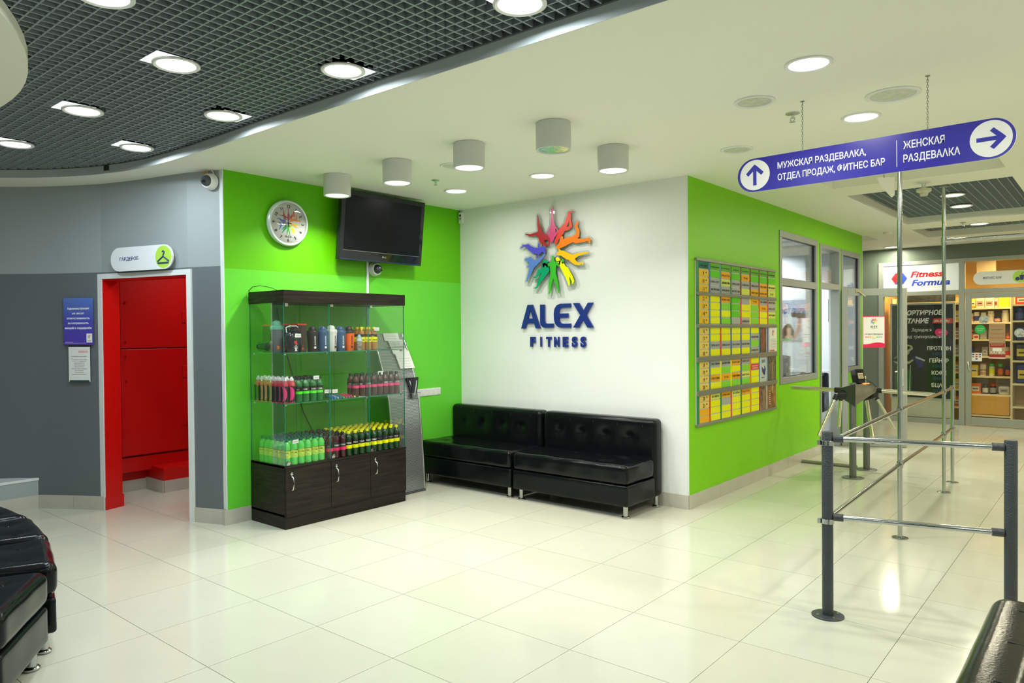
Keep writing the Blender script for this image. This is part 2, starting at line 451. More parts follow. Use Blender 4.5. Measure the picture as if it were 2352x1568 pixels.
ZG2 = 2.09
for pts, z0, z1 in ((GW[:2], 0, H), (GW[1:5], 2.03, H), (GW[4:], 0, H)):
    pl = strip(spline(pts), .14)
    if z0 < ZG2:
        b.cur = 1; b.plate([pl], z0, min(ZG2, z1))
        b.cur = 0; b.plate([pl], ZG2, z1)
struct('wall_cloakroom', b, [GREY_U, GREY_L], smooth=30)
# door trim round the cloakroom opening + red jambs
dr = sgroup('door_1')
FG = Fr((-1.33, -3.148, 0), (.99, .283, 0)); DW = math.hypot(.99, .283)
b = MB()
b.box(-.042, .008, .0, 2.075, -.01, .012, FG).box(DW-.008, DW+.042, .0, 2.075, -.01, .012, FG)
tp = [(-1.33, -3.148), (-1.0, -3.035), (-.66, -2.945), (-.34, -2.865)]
b.plate([strip(spline(tp), .012)], 2.03, 2.075)
b.build('door_frame', WTRIM, dr)
b = MB(); b.box(.006, .016, 0, 2.03, -.16, .002, FG).box(DW-.016, DW-.006, 0, 2.03, -.16, .002, FG).box(0, .02, 0, .11, -.17, .006, FG)
b.plate([strip(spline(tp), -.15)], 2.018, 2.03); b.build('jamb_lining', RED_D, dr)
# plinth at the left end of the grey wall
b = MB(); b.box(-3.2, -1.885, -6.5, -3.49, .12, .25); struct('trim_5', b, mat('plinth_grey', (.34, .39, .40), .4))
struct('trim_6', MB().box(-3.2, -1.880, -6.5, -3.485, .25, .272), WTRIM)
# skirtings: each tile a part
def skirt(name, pts, h=.12, L=.6, thk=.012, side=1):
    s = sgroup(name)
    for a, b_ in zip(pts, pts[1:]):
        a = Vector((*a, 0)); b_ = Vector((*b_, 0)); d = (b_-a); n = max(1, round(d.length/L)); dn = d.normalized()
        F = Fr(a, dn)
        for i in range(n): MB().box(d.length*i/n+.001, d.length*(i+1)/n-.001, 0, h, -.001, thk, F).build('skirting_tile', SKIRT, s)
    return s
skirt('baseboard_cloakroom', GW[4:6]+[(-1.85, -3.465)][:1], h=.118) if False else None
skirt('baseboard_left', [(-1.885, -5.6), (-1.885, -3.485)], h=.115) if False else None
bb = sgroup('baseboard_left')
def skp(F, u0, u1, h=.12, par=None): MB().box(u0, u1, 0, h, -.002, .012, F).build('skirting_tile', SKIRT, par)
def FF(a, b): return Fr((a[0], a[1], 0), (b[0]-a[0], b[1]-a[1], 0)), math.hypot(b[0]-a[0], b[1]-a[1])
for a, b_ in (((-1.883, -4.7), (-1.883, -4.1)), ((-1.883, -4.1), (-1.883, -3.49)), ((-1.882, -3.492), (-1.85, -3.467)), ((-1.85, -3.467), (-1.6, -3.302)), ((-1.6, -3.30), (-1.335, -3.15)), ((-.335, -2.863), (-.04, -2.745)), ((-.04, -2.748), (.01, -2.748)), ((.0, -2.748), (.0, -2.53)), ((0, -1.27), (0, -.6)), ((0, -.6), (0, 0))):
    F, L = FF(a, b_); skp(F, .001, L-.001, par=bb)
bb = sgroup('baseboard_back')
for i in range(4):
    F, L = FF((.67*i, 0), (.67*i+.67+.011*(i == 3), 0)); skp(F, .001, L-.001, par=bb)
bb = sgroup('baseboard_right')
for a, b_ in [(0, .6), (.6, 1.2), (1.2, 1.8), (1.8, 2.4), (2.4, 3.0), (3.0, 3.535), (4.42, 5.02), (5.02, 5.45)]:
    F, L = FF((L1, a), (L1, b_)); skp(F, .001, L-.001, par=bb)

# ---- red cloakroom behind the opening
b = MB(); b.box(-2.1, -1.99, -3.3, -.9, 0, 2.7).box(-2.0, -.12, -1.0, -.9, 0, 2.7).box(-.135, -.12, -2.74, -1.0, 0, 2.7)
struct('wall_cloakroom_inner', b, RED)
struct('ceiling_cloakroom', MB().plate([[(-2.1,-3.2),(-1.55,-3.2),(-1.35,-3.0),(-.34,-2.71),(-.12,-2.68),(-.12,-.9),(-2.1,-.9)]], 2.66, 2.7), CEILM)
lamp('cloakroom_fill_light', -1.15, -2.1, 2.62, 18, NEUT, .12, 2.6)  # unseen lamp added to brighten the red room
# built-in red cupboard on the back wall, above the skirting recess
cu = thing('wall_cupboard', (-1.95, -2.4, 0), 'red painted built-in cupboard behind the cloakroom doorway', 'cupboard')
xf = -1.885
b = MB(); b.box(-1.99, xf, -2.98, -2.90, .20, 2.6).box(-1.99, xf, -2.08, -1.0, .20, 2.6).box(-1.99, xf, -2.9, -2.08, .20, .34).box(-1.99, xf-.04, -2.9, -2.08, .34, 2.6).box(-1.99, xf+.01, -2.845, -2.80, .33, 2.6)
b.build('carcass', RED, cu, bevel=.003)
for nm, z0, z1 in (('door', .36, 1.40), ('door', 1.41, 2.55)):
    d = MB().box(xf-.035, xf+.014, -2.78, -2.12, z0, z1).build(nm, RED, cu, bevel=.004)
    hz = [(z0+.25, z0+.37), (z1-.3, z1-.18)]
    for a, c_ in hz: MB().box(xf+.012, xf+.022, -2.18, -2.135, a, c_).build('hinge', RED_D, d, bevel=.002)
    for zz in ((z1-.06, z1-.3) if z0 < 1 else (z0+.07, z0+.45)):
        MB().tube([(xf+.012, -2.73, zz), (xf+.03, -2.73, zz)], .011, 10).build('bolt', RED_D, d)
for zz in (1.12, 1.85): MB().tube([(xf-.035, -2.87, zz), (xf-.0, -2.87, zz)], .010, 10).build('bolt', RED_D, cu)
struct('trim_7', MB().box(-1.99, -1.62, -2.50, -1.0, .11, .235), RED, bevel=.003)
bb = sgroup('baseboard_cloakroom')
for a, b_ in (((-1.985, -3.0), (-1.985, -2.5)), ):
    F, L = FF(a, b_); skp(F, 0, L, .105, bb)
F, L = FF((-1.62, -2.5), (-1.62, -1.2)); skp(F, 0, L/2, .115, bb); skp(F, L/2, L, .115, bb)
F, L = FF((-1.985, -2.505), (-1.615, -2.505)); skp(F, 0, L, .115, bb)

# ---- outer shell of the lobby (out of view, gives the bounce light)
MUTE = mat('lobby_far_paint', (.62, .64, .60), .6)
struct('wall_front', MB().box(X1, X2+.1, -8.6, -8.4, 0, 3.3), MUTE)
struct('wall_far_right', MB().box(X2, X2+.1, -8.4, 9.6, 0, 3.3), MUTE)
# office behind the green wall
OW = mat('office_wall_paint', (.70, .74, .76), .6)
struct('wall_office', MB().box(-.1, XB, 5.33, 5.45, 0, H).box(-.1, 0, .12, 5.33, 0, H).box(-.1, XB-.0, .12, .20, 0, H), OW)
oc = struct('ceiling_office', MB().box(0, XB, .12, 5.33, 2.78, 2.80), mat('office_ceiling', (.35, .36, .36), .7))
for i in range(4):
    for j in range(8): MB().box(.06+.61*i+.006, .06+.61*i+.6, .3+.61*j+.006, .3+.61*j+.6, 2.772, 2.779).build('ceiling_tile', mat('office_tile', (.66, .68, .68), .8), oc)
# corridor end: shop front wall
SH = mat('shop_band_paint', (.12, .155, .13), .4)
YS = 7.66
struct('wall_shop', MB().box(X1, 2.38, YS, YS+.12, 0, H).box(2.38, 7.5, YS, YS+.12, 2.635, H).box(5.6, 7.5, YS, YS+.12, 0, 2.635), SH)
struct('wall_corridor', MB().box(X1, X1+.1, 5.4, 7.7, 0, H).box(X1, -.1, 5.33, 5.45, 0, H).box(X1, X1+.1, -8.4, 5.4, 0, 3.3), MUTE)
# ================================================================== CEILING FITTINGS
def recessed(x, y, z, r, label, power=None, col=NEUT, disc=LAMPON, plate=None, group='round recessed ceiling lamps'):
    t = thing('ceiling_lamp', (x, y, z), label, 'ceiling lamp', group)
    MB().lathe([(r*.80, .004), (r*.82, -.006), (r*.93, -.011), (r, -.006), (r, .001)], 36, c=(x, y, z)).build('ring', WHITE, t, smooth=40)
    if power:
        MB().lathe([(r*.81, -.002), (0, -.0035)], 36, c=(x, y, z)).build('lens', disc, t)
        lamp('bulb_light', x, y, z-.012, power, col, r*.7, parent=t)
    else:
        MB().lathe([(r*.81, .0), (r*.55, -.004), (0, -.006)], 36, c=(x, y, z)).build('lens', mat('unlit_lens', (.60, .62, .52), .35, noise=.15, nscale=25), t)
    if plate:
        s, k = plate
        MB().box(x-.095, x+.095, y+s*.05-.092, y+s*.05+.092, z+.005, z+.008).build('mounting_plate', mat('plate_painted_glow', (.9, .92, .92), .4, emit=1.6, ecol=(.93, .97, 1)), t)  # emission stands in for lamp light leaking onto the plate
    return t
names = ['small part showing at the top edge, left', 'middle row, between two other lamps', 'middle row, left of centre', 'at the left edge of the photo', 'last row, above the grey wall', 'last row, nearest the curved edge', 'last row, above the television side', 'largest, cut by the top edge']
for i, (x, y, s) in enumerate(GL):
    lb = ('lit round grille lamp, '+names[i]) if i < 8 else 'lit round grille lamp '+('added unseen above the right foreground sofa', 'added unseen behind the camera on the right', 'added unseen above the nearest pouf', 'added unseen left of the poufs', 'added unseen far behind the poufs', 'added unseen at the right end of the grille', 'added unseen straight above and behind the camera', 'added unseen in the rear right corner')[i-8]  # lamps past the names list are unseen, added to light the lobby
    t = recessed(x, y, ZG-.006, .115, lb, P_GRILLE, COOL, LAMPCOOL, (s, 0), 'round lamps in the grille ceiling')
for x, y, lb, pw in ((4.341, -2.008, 'lit round lamp in white ceiling, above the blue hanging sign', P_CEIL), (4.289, -.851, 'lit round lamp in white ceiling, behind the blue hanging sign', P_CEIL),
        (1.762, -.821, 'lit round ceiling lamp above the wall logo, right of the pair', P_CEIL), (.754, -.832, 'lit round ceiling lamp above the television corner, left of the pair', P_CEIL),
        (2.652, 7.326, 'small lit round lamp in the ceiling before the shop sign', P_FAR), (4.146, 5.185, 'lit round lamp in ceiling between the two far coffers', P_FAR)):
    recessed(x, y, H, .115, lb, pw, NEUT if y < 0 else WARM)
for x, y in ((6.0, -2.0), (6.0, -.85), (6.1, 1.6), (6.1, 3.9), (5.9, 6.2), (-2.0, 6.6), (3.1, .4)):
    if x == 3.1: continue
    recessed(x, y, H, .115, 'unseen added round white-ceiling lamp '+{(6.0, -2.0): 'right of the hanging sign', (6.0, -.85): 'right of and behind the hanging sign', (6.1, 1.6): 'right of the first coffer', (6.1, 3.9): 'right of the middle coffer', (5.9, 6.2): 'right of the farthest coffer', (-2.0, 6.6): 'in the side corridor past the office'}[(x, y)], P_UNSEEN, NEUT if y < 0 else WARM)  # out-of-view ceiling lamps added for their light
for x, y, r, lb in ((3.904, -1.595, .115, 'unlit round lamp in the ceiling, left of the two near the chain'), (4.545, -1.20, .145, 'large round speaker in the ceiling between the sign chains'), (3.369, -.577, .115, 'unlit round lamp in the ceiling above the green corner'), (1.46, -1.60, .10, 'unlit round lamp half hidden behind a cylinder lamp')):  # the large one is a speaker, drawn like the unlit lamps
    recessed(x, y, H, r, lb)
for x, y, lb in ((4.169, 3.116, 'lit round lamp in the far coffer grille, nearer of two'), (4.121, 3.988, 'lit round lamp in the far coffer grille, farther of two')):
    recessed(x, y, H+.075, .115, lb, P_FAR, WARM)
CYLM = mat('cylinder_lamp_paint', (.60, .62, .60), .4)
MIRR = mat('mirror_reflector', (.85, .87, .85), .12, metal=1, bump=.6, bscale=25)
for x, y, on, lb in ((.486, -1.985, 1, 'white cylinder ceiling lamp in front of the television, leftmost'), (1.248, -1.99, 1, 'white cylinder ceiling lamp, second from the left'), (2.017, -2.0, 1, 'white cylinder ceiling lamp, third from the left'), (2.764, -2.014, 0, 'unlit white cylinder ceiling lamp with mirrored inside, highest in the photo'), (2.723, -1.24, 1, 'white cylinder ceiling lamp, rightmost, above the logo wall edge')):
    t = thing('cylinder_lamp', (x, y, H), lb, 'ceiling lamp', 'white surface-mounted cylinder lamps')
    hgt = .172
    MB().lathe([(.10, 0), (.112, -.002), (.112, -hgt), (.106, -hgt-.002), (.096, -hgt+.003), (.096, -hgt+.02)], 40, c=(x, y, H)).build('housing', CYLM, t, smooth=40)
    if on:
        MB().lathe([(.096, -hgt+.004), (.088, -hgt+.018), (0, -hgt+.020)], 40, c=(x, y, H)).build('reflector', mat('lit_reflector', (1, .98, .88), .4, emit=3.2, ecol=(1, .98, .86)), t, smooth=40)
        lamp('bulb_light', x, y, H-hgt-.001, P_CYL, NEUT, .08, 2.4, t)
    else:
        MB().lathe([(.096, -hgt+.004), (.085, -hgt+.05), (.06, -hgt+.10), (.0, -hgt+.12)], 40, c=(x, y, H)).build('reflector', MIRR, t, smooth=60)
# sprinklers, smoke detector, bullet heads
def sprinkler(x, y, label, big=False):
    t = thing('sprinkler', (x, y, H), label, 'sprinkler', 'fire sprinklers on the ceiling'); k = 1.1 if big else .9
    MB().lathe([(.038*k, 0), (.038*k, -.004), (.016*k, -.010)], 24, c=(x, y, H)).build('rosette', STEEL, t, smooth=40)
    MB().tube([(x, y, H-.006), (x, y, H-.028*k)], .009*k, 10).tube([(x-.011*k, y, H-.024*k), (x-.012*k, y, H-.036*k), (x, y, H-.048*k)], .0025*k, 6).tube([(x+.011*k, y, H-.024*k), (x+.012*k, y, H-.036*k), (x, y, H-.048*k)], .0025*k, 6).lathe([(.0, -.046*k), (.017*k, -.047*k), (.017*k, -.049*k), (0, -.05*k)], 14, c=(x, y, H)).build('head', STEEL, t)
sprinkler(3.99, -1.21, 'steel sprinkler head left of the sign chain', True)
sprinkler(.96, -1.30, 'steel sprinkler head between the cylinder lamps')
sprinkler(4.0, 4.93, 'small sprinkler head between the far coffers')
t = thing('smoke_detector', (4.16, 1.72, H), 'white smoke detector hanging below the ceiling left of the tall pole', 'smoke detector')
x, y = 4.16, 1.72
MB().lathe([(.055, 0), (.055, -.008), (.02, -.014), (.018, -.06)], 24, c=(x, y, H)).build('mount', WHITE, t, smooth=40)
MB().lathe([(.02, -.055), (.06, -.065), (.062, -.085), (.035, -.10), (.03, -.125), (0, -.13)], 24, c=(x, y, H)).build('sensor', mat('aged_white_plastic', (.62, .60, .48), .4), t, smooth=40)
t = thing('smoke_detector', (3.06, 5.27, H), 'small white detector on the far ceiling above the open door', 'smoke detector')
MB().lathe([(.05, 0), (.05, -.02), (.03, -.032), (0, -.034)], 24, c=(3.06, 5.27, H)).build('sensor', WHITE, t, smooth=40)
MB().box(3.03, 3.09, 5.25, 5.256, H-.03, H-.02).build('slot', BPRINT, t)
# exit lamp (wedge) behind the hanging sign
t = thing('emergency_light', (3.95, 1.2, 2.7), 'small glowing wedge-shaped emergency light below the blue sign', 'lamp')
Fw = Fr((3.93, 1.2, 2.70), (.77, .64, 0))
MB().plate([[(-.04, .155), (.11, .155), (.11, .0), (.09, -.02), (-.01, .09)]], -.012, .012, Fw).build('housing', mat('milky_plastic', (.78, .76, .66), .3, emit=.25, ecol=(1, .95, .8)), t, bevel=.004)
MB().tube([(3.95, 1.2, 2.85), (3.95, 1.2, H+.11)], .006, 8).build('bracket', STEEL, t)
# hook under the curved ceiling edge
tag(MB().box(-.86, -.80, -3.30, -3.25, H+.02, H+.062).build('clip', mat('rusty_black', (.03, .02, .015), .6), rootloc=Vector((-.83, -3.28, H))), 'small dark metal clip on the curved ceiling edge at left', 'clip')

# ------------------------------------------------------------------ hanging sign
t = thing('hanging_sign', (4.44, -1.41, 2.48), 'blue pill-shaped direction sign hanging from the ceiling on two chains', 'sign')
FS = Fr((0, -1.41, 0), (1, .0, 0)); x0, x1 = 3.724, 5.142; zc = 2.478; hh = .101
# the sign hangs very slightly uphill to the right as in the photo
tilt = .008
FS = Fr((3.724, -1.41, zc-.003), (math.cos(tilt), 0, math.sin(tilt)), (-math.sin(tilt), 0, math.cos(tilt)))
Lg = x1-x0
MB().plate([pill(0, Lg, -hh, hh, 20)], -.008, 0, FS).build('panel', mat('sign_core_white', (.75, .80, .85), .35), t)
MB().plate([pill(.0005, Lg-.0005, -hh+.0005, hh-.0005, 20)], 0, .001, FS).build('face', BLUESIGN, t)
for u, rot in ((.108, 90), (Lg-.105, 0)):
    d = MB().plate([circ(u, 0, .091, 48)], .001, .002, FS).build('disc', WPRINT, t)
    a = math.radians(rot); ca, sa = math.cos(a), math.sin(a)
    q = lambda X, Y: (u+X*ca-Y*sa, X*sa+Y*ca)
    b = MB(); k = .0105
    b.plate([[q(-.062, -k), (q(.038, -k)), q(.038, k), q(-.062, k)]], .002, .003, FS)
    b.plate([[q(.064, 0), q(.064-.014, .016), q(.012, .054), q(-.004, .040), q(.034, 0), q(-.004, -.040), q(.012, -.054), q(.064-.014, -.016)]], .002, .0032, FS)
    b.build('arrow', mat('sign_blue_print', (.03, .03, .40), .35), d)
text('МУЖСКАЯ РАЗДЕВАΛКА,', FS, .246, .017, .037, t, WPRINT, 'L', .487, .018, w=.001)
text('ОТДЕΛ ПРОДАЖ, ФИТНЕС БАР', FS, .246, -.052, .037, t, WPRINT, 'L', .582, .018, w=.001)
text('ЖЕНСКАЯ', FS, .918, .017, .040, t, WPRINT, 'L', .193, .018, w=.001)
text('РАЗДЕВАΛКА', FS, .918, -.055, .040, t, WPRINT, 'L', .262, .018, w=.001)
MB().box(.885, .888, -.075, .068, .001, .002, FS).build('divider', WPRINT, t)
for cx in (4.115, 4.757):
    b = MB(); z = zc+hh-.01+ (cx-3.724)*tilt; zt = H; n = int((zt-.02-z)/.0135)
    for k in range(n):
        zz = z+(k+.5)*(zt-.02-z)/n; ang = (k % 2)*PI/2; cs, sn = math.cos(ang), math.sin(ang)
        b.tube([(cx+.0045*math.cos(a)*cs, -1.412+.0045*math.cos(a)*sn, zz+.0095*math.sin(a)) for a in [2*PI*i/8 for i in range(8)]], .0013, 4, closed=True)
    b.tube([(cx, -1.412, zt-.025), (cx, -1.412, zt)], .0025, 6).lathe([(.012, 0), (.012, -.003), (0, -.004)], 12, c=(cx, -1.412, zt))
    b.build('chain', LINK, t)

# ================================================================== WALL FITTINGS
FGR = Fr((0, 0, 0), (0, 1, 0))          # left green wall, faces +x ; u = y
FWH = Fr((0, 0, 0), (1, 0, 0))          # white wall, faces -y ; u = x
FRT = Fr((L1, 0, 0), (0, 1, 0))         # right green wall, u = y
FSH = Fr((0, YS, 0), (1, 0, 0))         # shop front
# ---- emblem figures (drawn in a 990x1568 grid, converted to metres below)
FIG = {
 'pink': ((.72, .05, .22), [[(470, 138, 5), (464, 200, 8), (463, 250, 13), (467, 330, 24), (465, 390, 30), (460, 440, 22), (455, 465, 12)], [(447, 325, 6), (412, 385, 6), (440, 425, 9)], [(487, 325, 6), (518, 372, 6), (490, 418, 9)], [(454, 155, 4), (457, 205, 6)]]),
 'crimson': ((.45, .02, .025), [[(318, 198, 4), (322, 240, 9), (328, 300, 14), (342, 350, 20), (332, 385, 28), (362, 410, 34), (398, 425, 24)], [(195, 370, 5), (240, 386, 10), (310, 378, 16), (340, 395, 22)], [(346, 410, 26), (360, 460, 22), (388, 492, 13), (415, 500, 7)], [(415, 425, 14), (432, 455, 8), (432, 492, 7), (408, 503, 7)]]),
 'red': ((.85, .045, .012), [[(662, 208, 6), (628, 217, 12), (615, 260, 16), (598, 312, 18), (572, 350, 24), (548, 388, 30), (528, 425, 22), (505, 455, 16), (497, 487, 13)], [(640, 238, 7), (634, 285, 11), (642, 345, 14), (612, 365, 16), (575, 360, 22)]]),
 'orange': ((1.0, .22, .0), [[(705, 312, 9), (693, 350, 13), (710, 400, 15), (702, 440, 20), (660, 468, 28), (600, 482, 33), (560, 502, 32), (520, 527, 20)], [(690, 487, 22), (760, 490, 14), (812, 482, 14), (815, 515, 8)], [(558, 438, 10), (548, 475, 16)]]),
 'amber': ((1.0, .55, .0), [[(522, 590, 17), (560, 590, 25), (610, 622, 30), (650, 640, 27), (700, 618, 15), (750, 608, 10), (796, 605, 8)], [(650, 655, 25), (682, 690, 17), (715, 705, 11), (747, 692, 7), (752, 712, 5)], [(528, 552, 7), (545, 580, 14)]]),
 'yellow': ((.95, .95, .0), [[(512, 640, 18), (530, 668, 18), (555, 700, 24), (577, 742, 24), (600, 800, 18), (618, 860, 12), (622, 892, 8)], [(595, 740, 20), (640, 812, 15), (660, 858, 11), (655, 880, 6)]]),
 'green': ((.05, .50, .03), [[(466, 620, 14)], [(466, 640, 10), (466, 690, 32), (468, 750, 27), (468, 790, 28)], [(455, 800, 18), (437, 880, 14), (437, 935, 8), (428, 962, 6)], [(483, 800, 18), (503, 870, 14), (514, 930, 8), (520, 955, 6)], [(438, 680, 12), (412, 704, 8), (385, 670, 7)], [(496, 680, 12), (522, 704, 8), (535, 668, 7)], [(365, 690, 4), (572, 655, 4)], [(372, 676, 9), (374, 700, 9)], [(562, 652, 9), (562, 680, 9)]]),
 'teal': ((.0, .36, .16), [[(405, 656, 14)], [(378, 650, 12), (370, 695, 16)], [(395, 690, 20), (400, 740, 30), (365, 790, 24), (342, 822, 20), (322, 860, 13), (305, 898, 8), (282, 906, 5)], [(385, 735, 24), (332, 742, 20), (315, 780, 11), (298, 800, 7), (272, 802, 5)]]),
 'sky': ((.11, .23, .68), [[(200, 620, 17)], [(235, 618, 22), (250, 650, 30), (275, 668, 30), (305, 650, 22), (350, 620, 13), (386, 583, 7)], [(257, 690, 24), (240, 740, 17), (215, 790, 10), (198, 832, 6)], [(213, 690, 9), (240, 685, 12)]]),
 'blue': ((.09, .08, .66), [[(143, 498, 5), (168, 484, 7), (215, 482, 14), (235, 512, 23), (280, 540, 28), (330, 545, 29), (368, 528, 22), (384, 562, 12)], [(160, 472, 4), (192, 488, 7)], [(330, 472, 5), (325, 505, 9)], [(328, 570, 10), (308, 610, 6)]]),
}
CON = {k: contour(s, 0, 4.0) for k, (c, s) in FIG.items()}
cx_, cy_ = 470, 560
def uv(px, py, s, ou, ov): return (ou+(px-cx_)*s, ov-(py-cy_)*s*.83)
def emblem(F, ou, ov, s, parent, w0=0, w1=.001, coarse=1):
    for k, (c, st) in FIG.items():
        m = mat('emblem_'+k, c, .3)
        L = [[uv(x, y, s, ou, ov) for x, y in P[::coarse]] for P in CON[k]]
        MB().plate(L, w0, w1, F).build('figure', m, parent)
SX = .885/(855-135)      # metres per grid unit on the wall
t = thing('wall_logo', (1.29, -.03, 2.1), 'large gym logo of coloured athlete figures and navy letters on the white wall', 'logo')
ou, ov = 1.285, 2.322
for k, (c, st) in FIG.items():
    L = contour(st, 13, 5.0)
    mx, my = np.mean([p[0] for p in CON[k][0]]), np.mean([p[1] for p in CON[k][0]])
    a = MB().plate([[uv(x, y, SX, ou, ov) for x, y in P] for P in L if len(P) > 12][:1] if False else [[uv(x, y, SX, ou, ov) for x, y in P] for P in L], .030, .034, FWH).build('acrylic_plate', ACRYL, t)
    e = MB()
    for P in L:
        Q = [uv(x, y, SX, ou, ov) for x, y in P]; n = len(Q)
        e.add([FWH(p[0], p[1], wz) for p in Q for wz in (.0298, .0342)], [(2*i, 2*((i+1) % n), 2*((i+1) % n)+1, 2*i+1) for i in range(n)])
    e.build('acrylic_edge', mat('acrylic_edge_white', (.85, .88, .87), .2), a)
    f = MB().plate([[uv(x, y, SX, ou, ov) for x, y in P] for P in CON[k]], .0342, .0352, FWH).build('figure', mat('emblem_'+k, c, .3), t)
    b = MB()
    for q in (st[0][len(st[0])//2], ):
        u_, v_ = uv(q[0], q[1], SX, ou, ov); b.tube([FWH(u_, v_, 0), FWH(u_, v_, .030)], .006, 8)
    b.build('spacer', STEEL, t)
GA = [[(165, 1300), (232, 1080), (282, 1078), (356, 1297), (312, 1298), (298, 1252), (222, 1253), (207, 1300)], [(234, 1208), (284, 1206), (259, 1120)]]
GL_ = [[(357, 1076), (400, 1075), (400, 1225), (404, 1245), (420, 1254), (485, 1253), (485, 1291), (405, 1293), (380, 1286), (364, 1270), (357, 1245)]]
GE = [[(648, 1062), (648, 1100), (570, 1104), (548, 1114), (538, 1134), (536, 1158), (625, 1156), (625, 1196), (537, 1198), (540, 1228), (552, 1246), (575, 1254), (648, 1252), (648, 1291), (560, 1292), (525, 1282), (502, 1255), (492, 1215), (490, 1160), (497, 1115), (517, 1082), (550, 1066)]]
GX = [[(670, 1060), (725, 1058), (765, 1130), (805, 1055), (852, 1053), (790, 1170), (852, 1290), (800, 1291), (760, 1218), (722, 1291), (670, 1291), (736, 1172)]]
def letters(F, ou, ov, s, parent, m, w0, w1):
    # baseline-left of the word at (ou, ov)
    for G in (GA, GL_, GE, GX):
        def nv(x, y): b0 = 1299-(x-165)*.013; t0 = 1081-(x-257)*.044; return (b0-y)/(b0-t0)*183*s
        MB().plate([[(ou+(x-165)*s, ov+nv(x, y)) for x, y in P] for P in G], w0, w1, F).build('letter', m, parent)
letters(FWH, .866, 1.572, .872/(852-165), t, NAVY, .010, .026)
for ch, u in zip('FITNESS', (1.0, 1.103, 1.20, 1.297, 1.40, 1.508, 1.608)):
    text(ch, FWH, u+.012, 1.392, .094, t, NAVY, 'C', .062 if ch != 'I' else .016, .045, w=.008, depth=.016, name='letter', res=5)

# ---- clock on the green wall
t = thing('wall_clock', (0, -2.17, 2.49), 'round silver-rimmed wall clock with a coloured emblem dial', 'clock')
FC = Fr((.012, -2.168, 2.49), (0, 1, 0)); R = .196
cl = math.radians(3); FC = Fr((.010, -2.168, 2.488), (0, 1, 0), (math.sin(cl), 0, math.cos(cl)))
MB().lathe([(.0, 0), (.185, 0), (R, .012), (R, .036), (R-.008, .046), (R-.022, .047), (R-.026, .034), (0, .034)], 64, F=FC).build('case', mat('clock_rim', (.60, .66, .67), .3, metal=.2), t, smooth=40)
MB().lathe([(R-.0262, .0345), (0, .0348)], 64, F=FC).build('dial', mat('clock_dial', (.66, .67, .64), .5), t)
emblem(FC, 0, .01, .255/760, t, .035, .0356)
for h_ in range(1, 13):
    a = PI/2-h_*PI/6; r_ = .138 if h_ not in (12, 6, 3, 9) else .143
    text(str(h_), FC, r_*math.cos(a), r_*math.sin(a), .019, t, BPRINT, 'C', None, .012, w=.035, rot=(a-PI/2 if h_ in (10, 11, 12, 1, 2) else (a+PI/2 if h_ in (5, 6, 7) else a-PI/2 if False else 0)), name='numeral') if False else None
    up = Vector((math.cos(a), math.sin(a)))
    ang = a-PI/2
    if h_ in (4, 5, 6, 7, 8): ang += PI
    c_, s_ = math.cos(ang), math.sin(ang)
    px, py = r_*math.cos(a)+s_*.013, r_*math.sin(a)-c_*.013
    text(str(h_), FC, px, py, .026, t, BPRINT, 'C', None, .04, w=.035, rot=ang, name='numeral')
letters(FC, -.033, -.122, .066/(852-165), t, BPRINT, .035, .0356)
for ang, ln, wd in ((PI/2+.045, .088, .006), (PI-.02, .125, .005)):
    c_, s_ = math.cos(ang), math.sin(ang)
    MB().plate([[(-.03*c_-wd*s_, -.03*s_+wd*c_), (ln*c_, ln*s_), (-.03*c_+wd*s_, -.03*s_-wd*c_)][::1]], .037, .038, FC).build('hand', BPRINT, t)
MB().lathe([(.008, .036), (.008, .041), (0, .042)], 16, F=FC).build('hub', BPRINT, t)
MB().lathe([(R-.0265, .0405), (R-.06, .0425), (0, .0440)], 64, F=FC).build('cover_glass', GLASSW, t, smooth=60)

# ---- television
t = thing('television', (.1, -1.2, 2.5), 'black flat television on a tilted bracket below the ceiling', 'television')
ti = math.radians(6.5); FT = Fr((.125, -1.205, 2.205), (0, 1, 0), (math.sin(ti)*1.0, 0, math.cos(ti)))
Wt, Ht = .505, .632
MB().box(-Wt, Wt, 0, Ht, -.05, 0, FT).build('case', BLACKG, t, bevel=.006)
MB().box(-Wt+.045, Wt-.045, .095, Ht-.045, .0, .0012, FT).build('screen', mat('tv_screen', (.006, .008, .010), .28, spec=.14), t)
b = MB(); m_ = .003
for a in (rect(-Wt+.041, Wt-.041, .090, .0925), ): b.plate([a], .0005, .0016, FT)
b.build('bezel_line', STEEL, t)
MB().plate([pill(-Wt+.01, Wt-.01, .004, .014, 6)], 0, .002, FT).build('bottom_strip', mat('tv_blue_edge', (.015, .03, .08), .15), t)
text('LG', FT, .02, .046, .016, t, STEEL, 'L', None, .02, w=.0012)
lg = MB().lathe([(.0095, 0), (.0095, .0015), (0, .0016)], 20, F=lambda x, y, z: FT(x+.005, y+.054, z+.001)).build('badge', STEEL, t)
MB().box(-.12, .12, .2, .45, -.09, -.05, FT).build('bracket', BLACK, t)
MB().tube([(.0, -1.205, 2.55), (.07, -1.205, 2.5)], .025, 8).box(.001, .012, -1.33, -1.08, 2.42, 2.66).build('wall_mount', BLACK, t)
# conduit below the television
tag(MB().box(0, .014, -1.300, -1.276, 1.2, 2.24).build('cable_trunking', WTRIM, rootloc=Vector((0, -1.29, 1.2)), bevel=.001), 'thin white vertical cable cover below the television', 'cable cover')

